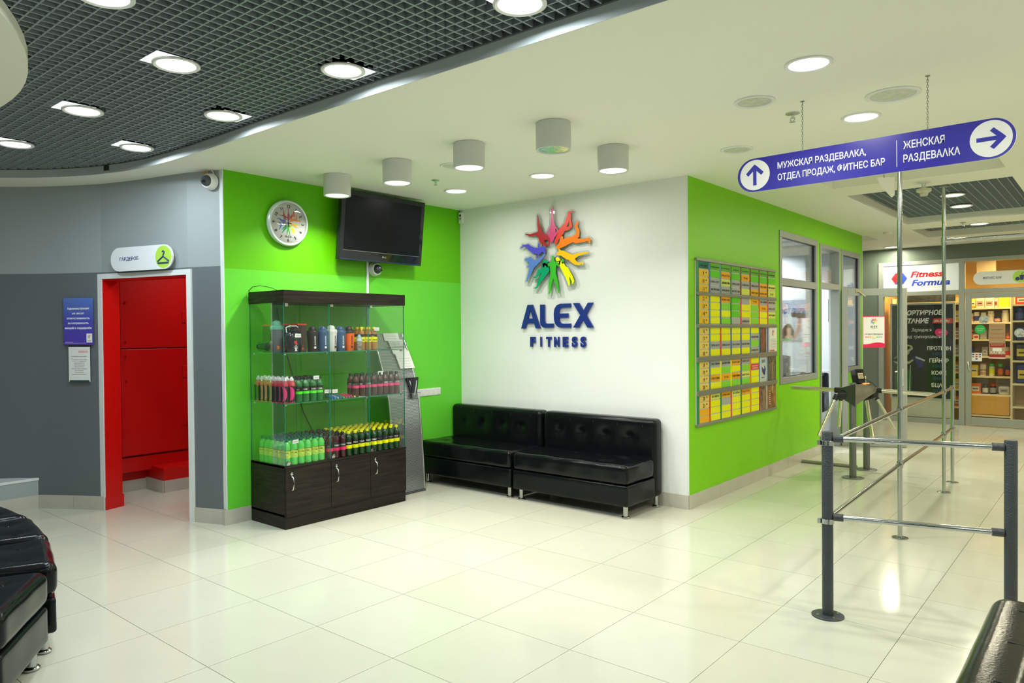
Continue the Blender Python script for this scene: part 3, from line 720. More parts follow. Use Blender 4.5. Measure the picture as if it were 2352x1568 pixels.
# ---- dome cameras
def dome(name, F, label, r=.062):
    t = thing('dome_camera', F(0, 0, 0), label, 'camera', 'dome security cameras')
    MB().lathe([(r*1.08, 0), (r*1.08, .012), (r, .016), (r*.98, .045), (r*.86, .055), (0, .056)], 36, F=F).build('base', WHITE, t, smooth=35)
    MB().lathe([(r*.72, .052), (r*.70, .066), (r*.58, .083), (r*.36, .097), (0, .104)], 32, F=F).build('dome', mat('smoked_dome', (.05, .06, .07), .05, spec=.8, metal=.3), t, smooth=60)
    MB().lathe([(.008, .09), (.012, .1), (.010, .106), (0, .106)], 14, F=lambda x, y, z: F(x+.012, y-.012, z)).build('lens', BLACKG, t)
    return t
FD = Fr((-.105, -2.775, 2.768), (.935, .353, 0)); 
t = dome('a', FD, 'white dome camera on the grey wall beside the green corner')
MB().tube([FD(-.02, .06, .012), FD(-.03, .085, .02), FD(-.015, .098, .022), FD(.01, .095, .02), FD(.03, .075, .015), FD(.035, .05, .01)], .0035, 8).build('cable', WHITE, t, smooth=60)
MB().tube([FD(-.03, .075, .03), FD(-.035, .058, .035)], .009, 8).build('connector', mat('orange_connector', (.7, .25, .02), .4), t)
dome('b', Fr((0, -1.205, 2.150), (0, 1, 0)), 'white dome camera on the green wall below the television')
t = thing('motion_sensor', (.04, 0, 2.77), 'small white box sensor high in the corner beside the white wall', 'sensor')
MB().box(.012, .062, -.035, -.001, 2.715, 2.835).build('case', WHITE, t, bevel=.004)
Fm = Fr((.037, -.035, 2.80), (1, 0, 0)); MB().lathe([(.012, 0), (.013, .003), (.006, .004), (0, .001)], 20, F=Fm).build('lens', BPRINT, t)
MB().box(-.012, .012, -.045, -.025, 0, .001, Fm).build('slot', GPRINT, t)
# ---- switches (a row of five plus one)
t = thing('switch_row', (0, -.46, .92), 'row of white wall sockets low on the green wall beside the sofa', 'wall socket')
for k in range(6):
    y0 = -.325-.076*(k+1) - (.002 if k > 3 else 0)
    p = MB().box(y0, y0+.073, .882, .958, 0, .008, FGR).build('plate', WHITE, t, bevel=.002)
    MB().box(y0+.012, y0+.061, .894, .946, .008, .012, FGR).build('rocker', mat('socket_white', (.70, .72, .70), .3), p, bevel=.001)

# ---- cloakroom wall: pill sign, blue poster, paper notice
t = thing('cloakroom_sign', FG(.54, 2.18), 'white pill sign with a green hanger disc above the red doorway', 'sign')
MB().plate([pill(.172, .908, 2.083, 2.286, 16)], .030, .042, FG).build('panel', mat('sign_white', (.80, .83, .86), .3), t)
MB().box(.3, .36, 2.15, 2.21, -.0, .030, FG).box(.7, .76, 2.15, 2.21, -.0, .030, FG).build('spacer', STEEL, t)
MB().plate([circ(.802, 2.1845, .092, 48)], .042, .043, FG).build('disc', LIME, t)
text('ГАРДЕРОБ', FG, .285, 2.172, .030, t, NAVYT, 'L', .225, .012, w=.042)
b = MB(); hx, hy = .802, 2.16
b.tube([FG(hx, hy+.028, .0445), FG(hx+.063, hy-.012, .0445), FG(hx+.060, hy-.026, .0445), FG(hx-.060, hy-.026, .0445), FG(hx-.063, hy-.012, .0445)], .0062, 8, closed=True)
b.tube([FG(hx, hy+.028, .0445), FG(hx, hy+.042, .0445), FG(hx+.010, hy+.052, .0445), FG(hx+.012, hy+.066, .0445), FG(hx, hy+.074, .0445), FG(hx-.010, hy+.066, .0445)], .0055, 8)
b.build('hanger_symbol', NAVYT, t)
# posters on the curved wall left of the doorway
FP = Fr((-1.637, -3.347, 0), (.248, .149, 0)); K = .288/.40
t = thing('poster', FP(.144, 1.66), 'blue poster with white notice text left of the red doorway', 'poster')
MB().box(0, .288, 1.455, 1.868, 0, .006, FP).build('sheet', ramp_mat('poster_gradient', [(.09, .045, .42), (.07, .07, .45), (.10, .19, .55)], 2, 0, 1), t)
for k, s_ in enumerate(('Администрация', 'не несет', 'ответственность', 'за сохранность', 'вещей в гардеробе')):
    text(s_, FP, .144, 1.768-.043*k, .018, t, WPRINT, 'C', (.215, .118, .225, .205, .262)[k], .025, w=.0062)
MB().box(.223, .278, 1.476, 1.555, .006, .0068, FP).build('emblem_card', WPRINT, t)
emblem(FP, .2505, 1.527, .040/760, t, .0069, .0072, 3)
text('ALEX', FP, .2505, 1.488, .008, t, BPRINT, 'C', .032, .01, w=.0069)
MB().box(.012, .220, 1.470, 1.4715, .006, .0066, FP).box(.012, .09, 1.480, 1.4825, .006, .0066, FP).build('rule', WPRINT, t)
t = thing('notice', FP(.144, 1.28), 'white paper notice in a clear holder below the blue poster', 'notice')
MB().box(.042, .250, 1.132, 1.437, 0, .004, FP).build('sheet', PAPER, t)
MB().box(.050, .242, 1.132, 1.145, .004, .005, FP).build('footer', mat('dark_green_print', (.02, .07, .07), .5), t)
MB().box(.140, .230, 1.388, 1.404, .004, .0045, FP).build('stamp', mat('pink_print', (.75, .30, .38), .5), t)
text('ИНФОРМАЦИЯ', FP, .185, 1.392, .008, t, WPRINT, 'C', .078, .005, w=.0046, res=1)
for k, s_ in enumerate(('Уважаемые члены клуба!', 'Согласно п.5.2 договора', 'с 01.11.15 гардероб', 'закрывается на', 'самостоятельное', 'обслуживание.', 'Просьба сдать номерки', 'на ресепшен.', 'С уважением,', 'администрация клуба')):
    text(s_, FP, .146, 1.352-.0168*k-(.008 if k > 0 else 0), .0068, t, GPRINT, 'C', min(.15, .0072*len(s_)), .0, w=.0042, res=1)
# ================================================================== SOFAS
def cushion(x0, x1, y0, y1, z0, z1, r, dimples=(), puff=.0, step=.022, wob=0):
    """rounded upholstered block; dimples = (axis, sign, a, b, depth, radius)"""
    lo = Vector((x0, y0, z0)); hi = Vector((x1, y1, z1)); vs = []; fs = []; idx = {}
    def line(a, b):
        n = max(2, int((b-a-2*r)/step)); e = [a+r*t for t in (0, .12, .35, .65, 1)]; e2 = [b-r*t for t in (1, .65, .35, .12, 0)]
        return e+[a+r+(b-a-2*r)*k/n for k in range(1, n)]+e2
    G = [line(lo[i], hi[i]) for i in range(3)]
    def put(p):
        key = (round(p[0], 5), round(p[1], 5), round(p[2], 5))
        if key in idx: return idx[key]
        P = Vector(p); inn = Vector([min(max(P[i], lo[i]+r), hi[i]-r) for i in range(3)])
        d = P-inn
        Q = inn+d.normalized()*r if d.length > 1e-6 else P
        for ax, sg, a, b, dep, rad in dimples:
            o1, o2 = [i for i in range(3) if i != ax]
            face = hi[ax] if sg > 0 else lo[ax]
            if abs(P[ax]-face) < 1e-4:
                dd = math.hypot(P[o1]-a, P[o2]-b); Q[ax] -= sg*dep*math.exp(-dd/rad*1.2)
        if wob:
            for ax in range(3):
                if abs(P[ax]-hi[ax]) < 1e-4 or abs(P[ax]-lo[ax]) < 1e-4: Q[ax] += wob*math.sin(P[(ax+1) % 3]*17+ax)*math.cos(P[(ax+2) % 3]*23)
        vs.append(tuple(Q)); idx[key] = len(vs)-1; return idx[key]
    for ax in range(3):
        o1, o2 = [i for i in range(3) if i != ax]
        for face in (lo[ax], hi[ax]):
            for i in range(len(G[o1])-1):
                for j in range(len(G[o2])-1):
                    q = []
                    for a, b in ((i, j), (i+1, j), (i+1, j+1), (i, j+1)):
                        p = [0, 0, 0]; p[ax] = face; p[o1] = G[o1][a]; p[o2] = G[o2][b]; q.append(put(p))
                    if len(set(q)) == 4: fs.append(tuple(q))
    return MB().add(vs, fs)
def leg_part(x, y, z1, t, name='leg'):
    MB().lathe([(.030, 0), (.034, .004), (.034, .012), (.028, .018), (.021, .020), (.021, z1)], 24, c=(x, y, 0)).build(name, CHROME, t, smooth=40)
def sofa(label, L=1.215):
    """backrest along y=0, seat towards -y, x from 0 to L"""
    t = thing('sofa', (0, 0, 0), label, 'sofa', 'black leather sofas without arms')
    bx = [L*f for f in (.17, .375, .585, .79)]
    dm = [(1, -1, x, .60, .034, .042) for x in bx]
    b = cushion(0, L, -.155, -.005, .092, .772, .045, dm, wob=.0004).build('backrest', LEATHER, t, smooth=60)
    for x in bx: MB().lathe([(.0, .006), (.008, .004), (.011, 0)], 12, F=Fr((x, -.155+.032, .60), (1, 0, 0))).build('button', LEATHER, b, smooth=60)
    c = MB()
    for x in (L*.27, L*.48, L*.69, L*.9): c.tube([(x, -.158, .70), (x, -.150, .745), (x, -.12, .7715), (x, -.08, .7735)], .0009, 5)
    c.build('stitching', mat('grey_thread', (.05, .055, .05), .6), b)
    dm = [(2, 1, x, -.235, .026, .055) for x in bx]+[(2, 1, x, -.44, .016, .055) for x in bx]
    s = cushion(.004, L-.004, -.622, -.150, .276, .436, .035, dm, wob=.0028).build('seat_cushion', LEATHER, t, smooth=60)
    for x in bx: MB().lathe([(.011, 0), (.008, .004), (0, .006)], 12, c=(x, -.235, .436-.025)).build('button', LEATHER, s, smooth=60)
    cushion(.002, L-.002, -.615, -.150, .098, .272, .015, wob=.0008).build('base', LEATHER, t, smooth=60)
    for x, y in ((.07, -.57), (L-.045, -.57), (.07, -.06), (L-.045, -.06)): leg_part(x, y, .11, t)
    return t
s1 = sofa('black tufted leather sofa against the white wall, right one beside the wall corner')
s1.location = (1.228, -.012, 0); s2 = dup(s1, (.0, -.012, 0), 0, 'black tufted leather sofa in the corner, left one touching the green wall')
s2.location = (.005, -.016, 0); s1.location = (1.245, -.018, 0)
s3 = dup(s1, (5.252, -4.50, 0), PI/2, 'dark leather sofa back cut off in the lower right foreground')
s3.location = (5.25, -4.47, 0)
# ---- poufs, lower left, standing on an arc
def pouf(label):
    W = .585; D = .52
    t = thing('pouf', (0, 0, 0), label, 'pouf', 'black leather poufs standing on a curve')
    dm = [(2, 1, x, y, .018, .055) for x in (-.14, .14) for y in (-.14, -.36)]
    s = cushion(-W/2, W/2, -D, 0, .275, .445, .05, dm, wob=.0015).build('seat_cushion', LEATHER, t, smooth=60)
    for d in dm: MB().lathe([(.011, 0), (.008, .004), (0, .006)], 12, c=(d[2], d[3], .445-.017)).build('button', LEATHER, s, smooth=60)
    cushion(-W/2+.003, W/2-.003, -D+.003, -.006, .10, .272, .02, wob=.0008).build('base', LEATHER, t, smooth=60)
    for x in (-W/2+.06, W/2-.055):
        for y in (-.06, -D+.06): leg_part(x, y, .115, t)
    for ch in t.children:
        for q in [ch]+list(ch.children):
            for v in q.data.vertices: v.co.x *= 1+.32*v.co.y/D
    return t
def edge_place(o, p_far, p_near):
    """front edge runs from p_far to p_near"""
    a = Vector((*p_far, 0)); b = Vector((*p_near, 0)); d = b-a; o.location = (a+b)/2; o.rotation_euler = (0, 0, math.atan2(d.y, d.x))
pf = pouf('black leather pouf in the lower left, second nearest, with chrome foot')
edge_place(pf, (1.03, -4.335), (1.60, -4.485))
for a, b, lb in (((1.66, -4.535), (2.16, -4.87), 'nearest black leather pouf, cut off by the lower left edge'), ((.43, -4.24), (1.0, -4.325), 'third nearest black leather pouf, partly hidden behind the second'), ((-.18, -4.26), (.41, -4.24), 'farthest black leather pouf at the left edge of the photo')):
    edge_place(dup(pf, (0, 0, 0), 0, lb), a, b)

# ================================================================== DISPLAY CASE
dc = thing('display_case', (.27, -1.9, 0), 'tall glass display case with a dark wooden base against the green wall', 'display case')
CX0, CX1, CY0, CY1 = .022, .525, -2.535, -1.283
MB().box(CX0, CX1-.012, CY0+.002, CY1-.002, 0, .097).build('plinth', WOOD, dc, bevel=.001)
b = MB(); b.box(CX0, CX1-.018, CY0, CY0+.018, .097, .497).box(CX0, CX1-.018, CY1-.018, CY1, .097, .497).box(CX0, CX1, CY0, CY1, .480, .497).box(CX0, CX1-.02, CY0, CY1, .097, .115).box(CX0, CX0+.01, CY0, CY1, .1, .49)
b.build('carcass', WOOD, dc, bevel=.001)
ys = [CY0, -2.107, -1.695, CY1]
for a, c_ in zip(ys, ys[1:]):
    d = MB().box(CX1-.017, CX1, a+.002, c_-.002, .100, .477).build('door', WOOD, dc, bevel=.0015)
    hy = a+.052
    MB().tube([(CX1, hy, .305), (CX1+.022, hy, .315), (CX1+.030, hy+.004, .36), (CX1+.022, hy, .405), (CX1, hy, .415)], .0065, 10).build('handle', STEEL, d, smooth=60)
    MB().lathe([(.013, 0), (.013, .006), (.010, .008), (0, .008)], 20, F=Fr((CX1, hy, .435), (0, 1, 0))).build('lock', CHROME, d, smooth=40)
MB().box(CX0-.003, CX1+.003, CY0-.003, CY1+.003, 1.785, 1.882).build('top_board', WOOD, dc, bevel=.002)
g = .004
for a, c_ in zip(ys, ys[1:]):
    p = MB().box(CX1-.012, CX1-.008, a+.003, c_-.003, .500, 1.783).build('glass_door', GLASSC, dc)
    e = MB()
    for yy in (a+.003, c_-.003-.0022): e.box(CX1-.0122, CX1-.0078, yy, yy+.0022, .500, 1.783)
    e.build('glass_edge', GLASSE, p)
    f = MB()
    for zz in (.515, 1.765): f.box(CX1-.02, CX1-.003, a+.012, a+.042, zz-.012, zz+.012)
    f.build('hinge', CHROME, p, bevel=.002)
    MB().lathe([(.014, 0), (.014, .012), (0, .013)], 14, F=Fr((CX1-.008, a+.03, .525), (0, 1, 0))).build('lock', CHROME, p, smooth=40)
for nm, y in (('side_glass', CY0+.004), ('side_glass', CY1-.008)):
    p = MB().box(CX0, CX1-.013, y, y+.004, .498, 1.785).build(nm, GLASSC, dc)
    MB().box(CX0, CX0+.002, y-.0002, y+.0042, .498, 1.785).box(CX1-.015, CX1-.013, y-.0002, y+.0042, .498, 1.785).build('glass_edge', GLASSE, p)
p = MB().box(CX0, CX0+.004, CY0+.01, CY1-.01, .498, 1.785).build('back_glass', glass('back_glass', (.93, .98, .94), .15), dc)
MB().box(CX0+.004, CX0+.0055, -2.10, -2.098, .498, 1.785).box(CX0+.004, CX0+.0055, -1.70, -1.698, .498, 1.785).build('glass_edge', GLASSE, p)
for zz in (1.388, .988):
    p = MB().box(CX0+.006, CX1-.022, CY0+.010, CY1-.010, zz-.006, zz).build('glass_shelf', glass('shelf_glass', (.95, .985, .96), .6), dc)
    MB().box(CX1-.0235, CX1-.0215, CY0+.010, CY1-.010, zz-.0061, zz+.0001).box(CX0+.006, CX1-.022, CY0+.0095, CY0+.0115, zz-.0061, zz+.0001).box(CX0+.006, CX1-.022, CY1-.0115, CY1-.0095, zz-.0061, zz+.0001).build('glass_edge', GLASSE, p)
    f = MB()
    for yy in (CY0+.012, -2.13, -1.72, CY1-.03):
        f.box(CX1-.04, CX1-.018, yy, yy+.018, zz-.018, zz-.006).box(CX0+.008, CX0+.03, yy, yy+.018, zz-.018, zz-.006)
    f.build('shelf_clip', CHROME, p, bevel=.001)
tag(MB().tube([(.26, -2.40, 1.884), (.23, -2.46, 1.915), (.18, -2.53, 1.93), (.12, -2.56, 1.92), (.06, -2.56, 1.89), (.015, -2.52, 1.886)], .0028, 6).build('cable', BLACK, rootloc=Vector((.2, -2.5, 1.884)), smooth=60), 'thin black cable looping over the top of the display case', 'cable')
tag(MB().tube([(.013, -2.27, 1.76), (.013, -2.25, 1.6), (.012, -2.16, 1.3), (.012, -2.10, 1.1), (.013, -2.02, .85), (.013, -1.92, .66), (.013, -1.88, .45)], .004, 6).build('cable', mat('dark_green_cable', (.01, .05, .015), .4), rootloc=Vector((.013, -2.1, 1.2)), smooth=60), 'dark cable hanging behind the display case glass', 'cable')

# ------------------------------------------------------------------ bottles
def bendtext(body, r, h, zc, width, m, parent, bold=.02):
    me, wd = txtmesh(body, bold, 0, .01, 1, 1); me = me.copy(); me.materials.clear(); me.materials.append(m)
    s = h/CAP; sx = width/wd
    for v in me.vertices:
        a = (v.co.x*sx-width/2)/r; z = zc+v.co.y*s; v.co = (math.cos(a)*(r+.0004), math.sin(a)*(r+.0004), z)
    o = bpy.data.objects.new('lettering', me); COL.objects.link(o); o.parent = parent; return o
def bottle(kind, body, cap, labels, h=.208, r=.0305, word=None, wc=None, capshape='flat', waist=0, wz=.12, wh=.014):
    """labels = list of (z0,z1,material)"""
    t = thing('bottle', (0, 0, 0), '', 'bottle')
    s = h/.208
    prof = [(.0, .002), (r*.86, 0), (r, .006*s), (r, .012*s)]
    prof += [(r*(1-waist), .05*s), (r, .10*s)] if waist else [(r*.97, .03*s), (r, .05*s)]
    prof += [(r, .145*s), (r*.93, .160*s), (r*.70, .174*s), (r*.48, .184*s), (r*.43, .190*s), (0, .190*s)]
    MB().lathe(prof, 16).build('body', body, t, smooth=50)
    if capshape == 'flat': cp = [(r*.52, .187*s), (r*.52, .206*s), (r*.48, .208*s), (0, .208*s)]
    else: cp = [(r*.58, .184*s), (r*.58, .198*s), (r*.40, .203*s), (r*.34, .205*s), (r*.30, .216*s), (0, .218*s)]
    MB().lathe(cp, 14).build('cap', cap, t, smooth=40)
    for z0, z1, m in labels: MB().lathe([(r*.99, z0*s), (r*1.012, z0*s), (r*1.012, z1*s), (r*.99, z1*s)], 16).build('label', m, t, smooth=50)
    if word: bendtext(word, r*1.013, wh, wz*s-.004, r*1.5, wc, t)
    return t
def liquid(name, c, rough=.12): return mat(name, c, rough, spec=.6, coat=.5)
YEL = mat('yellow_print', (.86, .86, .0), .35); YCAP = mat('yellow_cap', (.85, .80, .0), .35)
LIMEL = mat('lime_label', (.50, .72, .10), .4, noise=.35, nscale=60); PINKL = mat('pink_label', (.80, .02, .14), .35)
ROSE = mat('rose_label', (.78, .05, .20), .35); BLK = mat('label_black', (.012, .012, .015), .35); GRNL = mat('vivid_green_label', (.10, .85, .03), .35)
TEALC = mat('teal_cap', (.0, .10, .07), .35)
B_LIME = bottle('lime', liquid('lime_drink', (.10, .62, .10)), TEALC, [(.060, .122, LIMEL), (.116, .122, mat('orange_line', (.75, .25, .02), .4))], word='СОК', wc=mat('red_small_print', (.6, .05, .02), .4), wz=.100, wh=.010)
B_YEL = bottle('yellow', liquid('dark_green_drink', (.008, .05, .012)), YCAP, [(.062, .092, YEL), (.092, .135, BLK)], word='ENERGY', wc=WPRINT, wz=.108)
B_ENG = bottle('pink', liquid('dark_red_drink', (.05, .004, .012)), mat('black_cap', (.01, .01, .012), .35), [(.062, .088, PINKL), (.088, .130, BLK)], word='ENERGY', wc=WPRINT, wz=.104)
B_ISO = bottle('iso', liquid('green_drink', (.005, .16, .03)), MATS['black_cap'], [(.070, .092, GRNL), (.092, .132, BLK)], word='ISO-DRINK', wc=WPRINT, wz=.104, h=.20)
B_ROSE = bottle('rose', liquid('brown_drink', (.055, .018, .012)), MATS['black_cap'], [(.080, .104, ROSE), (.104, .138, BLK)], word='L-CARNITINE', wc=WPRINT, wz=.112, h=.20)
B_SPORT = bottle('sport', liquid('pink_drink', (.50, .02, .05)), mat('white_cap', (.82, .82, .82), .3), [(.012, .140, BLK)], capshape='sport', waist=.14, h=.20)
# crescent print on the sport bottle label
mb = MB(); vs = []
for i in range(13):
    q_ = -1+2*i/12; c_ = math.sqrt(max(0, 1-q_*q_))
    for k in range(7): an = -.55+.25*c_+k/6*1.05*c_; vs.append((math.cos(an)*.0315, math.sin(an)*.0315, .076+q_*.060))
mb.add(vs, [(i*7+k, i*7+k+1, i*7+k+8, i*7+k+7) for i in range(12) for k in range(6)])
mb.build('crescent_print', mat('magenta_print', (.85, .02, .22), .35), B_SPORT)
ORD = ['first', 'second', 'third', 'fourth', 'fifth', 'sixth', 'seventh', 'eighth', 'ninth', 'tenth', 'eleventh', 'twelfth']
def fill(proto, z, y0, ny, dy, x0, nx, dx, lab, group, skip=None, jit=.003):
    first = proto.get('used', 0)
    for i in range(nx):
        for j in range(ny):
            if skip and skip(i, j): continue
            x = x0-i*dx+random.uniform(-jit, jit); y = y0+j*dy+random.uniform(-jit, jit)
            row = 'front row' if i == 0 else ORD[i]+' row back'
            lb = '%s, %s, %s from the left' % (lab, row, ORD[j])
            rz = math.radians(random.uniform(-50, -12))
            if not proto.get('used', 0):
                proto['used'] = 1; o = proto; o.location = (x, y, z); o.rotation_euler = (0, 0, rz); o['label'] = lb; o['group'] = group
            else: dup(proto, (x, y, z), rz, lb, group)
fill(B_LIME, .4975, -2.497, 6, .0655, .478, 6, .0655, 'lime drink bottle on case floor', 'lime drink bottles on the case floor')
fill(B_ENG, .4975, -2.095, 3, .065, .485, 6, .0655, 'pink-labelled dark bottle on case floor', 'dark drink bottles with pink labels')
fill(B_YEL, .4975, -1.897, 9, .0665, .485, 6, .0655, 'yellow-capped dark bottle on case floor', 'yellow-capped bottles on the case floor')
fill(B_SPORT, .988, -2.500, 2, .064, .470, 7, .064, 'pink sport-cap bottle on middle shelf', 'pink drink bottles with white caps')
fill(B_ISO, .988, -2.372, 4, .0655, .470, 4, .0655, 'green drink bottle on middle shelf', 'green drink bottles on the middle shelf')
fill(B_ROSE, .988, -1.80, 8, .0665, .462, 2, .0655, 'brown drink bottle on middle shelf', 'brown drink bottles on the middle shelf', skip=lambda i, j: False)
for p in (B_LIME, B_YEL, B_ENG, B_ISO, B_ROSE, B_SPORT): del p['used']
# ---- top shelf
Z = 1.388
def pricetag(x, y, z, label, rz=0, par=None):
    F = Fr((x, y, z), (math.sin(math.radians(rz)), math.cos(math.radians(rz)), 0))
    t = tag(MB().box(-.027, .027, -.015, .015, 0, .001, F).build('price_tag', PAPER, rootloc=Vector((x, y, z))), label, 'price tag', 'white price tags in the display case')
    text('150 р.', F, 0, -.004, .008, t, GPRINT, 'C', .03, 0, w=.001, res=1)
def box_thing(name, x0, x1, y0, y1, h, m, label, word=None, wc=None, rz=0, cap=None):
    t = thing(name, ((x0+x1)/2, (y0+y1)/2, Z), label, 'box', None)
    MB().box(x0, x1, y0, y1, Z, Z+h).build('carton', m, t, bevel=.001)
    if cap: MB().box(x0-.0005, x1+.0005, y0-.0005, y1+.0005, Z+h-.012, Z+h+.0006).build('lid_band', cap, t)
    if word:
        F = Fr((x1, (y0+y1)/2, Z), (0, 0, 1), (0, -1, 0)); text(word, F, .045, -.006, .014, t, wc, 'L', .085, .01, w=.0006)
        MB().plate([circ(.028, 0, .012, 20)], .0004, .0012, Fr((x1, (y0+y1)/2, Z), (0, 0, 1), (0, -1, 0))).build('round_mark', wc, t)
DKB = mat('carton_black', (.02, .02, .02), .5); DKR = mat('carton_red', (.6, .04, .02), .5)
box_thing('carton_box', .17, .27, -2.505, -2.42, .225, DKB, 'black carton with red top at the left end of the top shelf', 'SHAKER', DKR, cap=DKR)
box_thing('carton_box', .18, .28, -2.415, -2.33, .232, DKB, 'black carton behind the round dark bottle on the top shelf', 'SHAKER', DKR, cap=DKR)
box_thing('carton_box', .30, .40, -2.325, -2.243, .232, mat('carton_darkbrown', (.035, .025, .022), .5), 'dark carton with orange round mark left of the black shaker', 'SPORTS', DKR, cap=DKR)
def shaker(x, y, m, lid, label, word='BLENDER', wc=WPRINT, h=.205, r=.047, rz=-20, loop=True):
    t = thing('shaker', (x, y, Z), label, 'shaker', 'sports shakers on the top shelf'); c = (x, y, Z)
    MB().lathe([(r*.80, 0), (r*.84, .004), (r*.94, h*.55), (r, h*.72), (r*1.0, h*.76), (0, h*.76)], 28, c=c).build('cup', m, t, smooth=40)
    MB().lathe([(r*1.04, h*.735), (r*1.05, h*.815), (r*.98, h*.85), (r*.66, h*.885), (r*.60, h*.96), (r*.50, h), (0, h)], 28, c=c).build('lid', lid, t, smooth=40)
    if loop: MB().tube([(x, y-r*.7, Z+h*.86), (x, y-r*.72, Z+h*.97), (x, y-r*.2, Z+h*1.02), (x, y+r*.5, Z+h*.99)], .005, 8).build('carry_loop', lid, t, smooth=60)
    if word:
        a = math.radians(rz); F = Fr((x+r*.935*math.cos(a), y+r*.935*math.sin(a), Z), (0, 0, 1), Vector((math.sin(a), -math.cos(a), 0)))
        text(word, F, h*.27, -.005, .011, t, wc, 'L', .075, .012, w=.002); MB().plate([circ(h*.17, 0, .010, 20)], .001, .003, F).build('round_mark', wc, t)
BLU = mat('shaker_blue', (.045, .11, .24), .3); WHT = mat('shaker_white', (.72, .72, .70), .3)
SBK = mat('shaker_black', (.022, .022, .02), .35)
shaker(.40, -2.185, SBK, SBK, 'black sports shaker on the top shelf', rz=-10)
shaker(.41, -2.093, BLU, BLU, 'blue sports shaker left of the white one', rz=-5)
shaker(.41, -2.005, WHT, WHT, 'white sports shaker on the top shelf', wc=BPRINT, h=.212, rz=10)
shaker(.41, -1.913, BLU, BLU, 'blue sports shaker beside the orange one', rz=-5)
shaker(.41, -1.822, mat('shaker_orange', (.90, .13, .01), .3), SBK, 'orange sports shaker with black lid', wc=BPRINT, rz=-5)
shaker(.30, -2.455, mat('shaker_grey', (.20, .23, .22), .3), mat('mint_lid', (.20, .62, .40), .35), 'grey shaker with mint green lid at the left of the top shelf', word=None, h=.25, r=.05)
# round dark jug bottle with handle
t = thing('jug_bottle', (.43, -2.385, Z), 'round black sports jug with white letters and red mark on the top shelf', 'bottle')
MB().lathe([(.050, 0), (.058, .006), (.070, .07), (.072, .11), (.062, .15), (.040, .172), (.030, .178), (.030, .196), (0, .198)], 32, c=(.43, -2.385, Z)).build('body', mat('jug_navy', (.008, .012, .022), .15, coat=.5), t, smooth=50)
MB().tube([(.43, -2.45, Z+.16), (.43, -2.455, Z+.20), (.43, -2.42, Z+.212), (.43, -2.36, Z+.212), (.43, -2.345, Z+.20)], .005, 8).build('carry_loop', mat('jug_white', (.6, .65, .7), .3), t, smooth=60)
F = Fr((.43+.0725*math.cos(-.35), -2.385+.0725*math.sin(-.35), Z), (0, 0, 1), Vector((math.sin(-.35), -math.cos(-.35), 0)))
text('MD', F, .012, -.009, .020, t, WPRINT, 'L', .045, .02, w=.001)
MB().plate([[(.062, -.012), (.062, .004), (.088, .016), (.096, -.006)]], .0, .002, F).build('red_mark', DKR, t)
# lying shaker
t = thing('shaker', (.25, -2.49, Z), 'dark green shaker lying on its side at the left end of the top shelf', 'shaker', 'sports shakers on the top shelf')
Fl = Fr((.10, -2.47, Z+.048), (0, 0, 1), Vector((.25, .97, 0)))
Fy = lambda x, y, z: Vector((.20, -2.49, Z+.048))+Vector((.86, -.02, 0)).normalized()*(z-.09)+Vector((.02, .86, 0)).normalized()*x+Vector((0, 0, 1))*y
MB().lathe([(0, 0), (.036, 0), (.042, .01), (.047, .16), (0, .16)], 28, F=Fy).build('cup', mat('smoky_green', (.02, .06, .03), .15), t, smooth=40)
MB().lathe([(.048, .15), (.049, .19), (.03, .20), (0, .20)], 28, F=Fy).build('lid', SBK, t, smooth=40)
MB().box(.385, .388, -2.51, -2.49, Z+.03, Z+.055).build('orange_mark', mat('mark_orange', (.8, .2, .02), .5), t)
# small sample bottle and yellow bottles
t = thing('small_bottle', (.45, -1.745, Z), 'small mixing bottle with pale blue lid in front of the yellow bottles', 'bottle')
MB().lathe([(.022, 0), (.024, .005), (.025, .085), (0, .085)], 20, c=(.45, -1.745, Z)).build('body', mat('small_bottle_print', (.30, .28, .25), .3, noise=.8, nscale=50), t, smooth=40)
MB().lathe([(.027, .08), (.027, .105), (0, .105)], 20, c=(.45, -1.745, Z)).build('collar', mat('pale_plastic', (.6, .68, .68), .3), t, smooth=40)
MB().lathe([(.020, .105), (.018, .122), (.008, .138), (0, .14)], 20, c=(.45, -1.745, Z)).build('lid', mat('pale_blue_lid', (.30, .52, .62), .3), t, smooth=40)
B_AMB = bottle('amber', liquid('amber_drink', (.40, .18, .02)), YCAP, [(.075, .13, YEL), (.118, .142, BLK)], word='DRINK', wc=BPRINT, wz=.088, h=.205)
sp = [(.34, -1.745), (.34, -1.68), (.34, -1.615), (.40, -1.68), (.405, -1.612), (.405, -1.545), (.34, -1.55)]
for k, (x, y) in enumerate(sp):
    lb = 'yellow-capped amber drink bottle on the top shelf, %s' % ('%s of the back row' % ORD[k] if k < 3 else ('%s of the front row' % ORD[k-3] if k < 6 else 'last of the back row'))
    o = B_AMB if k == 0 else dup(B_AMB, (x, y, Z), -.4)
    o.location = (x, y, Z); o.rotation_euler = (0, 0, -.4+.2*random.random()); o['label'] = lb; o['group'] = 'amber drink bottles'
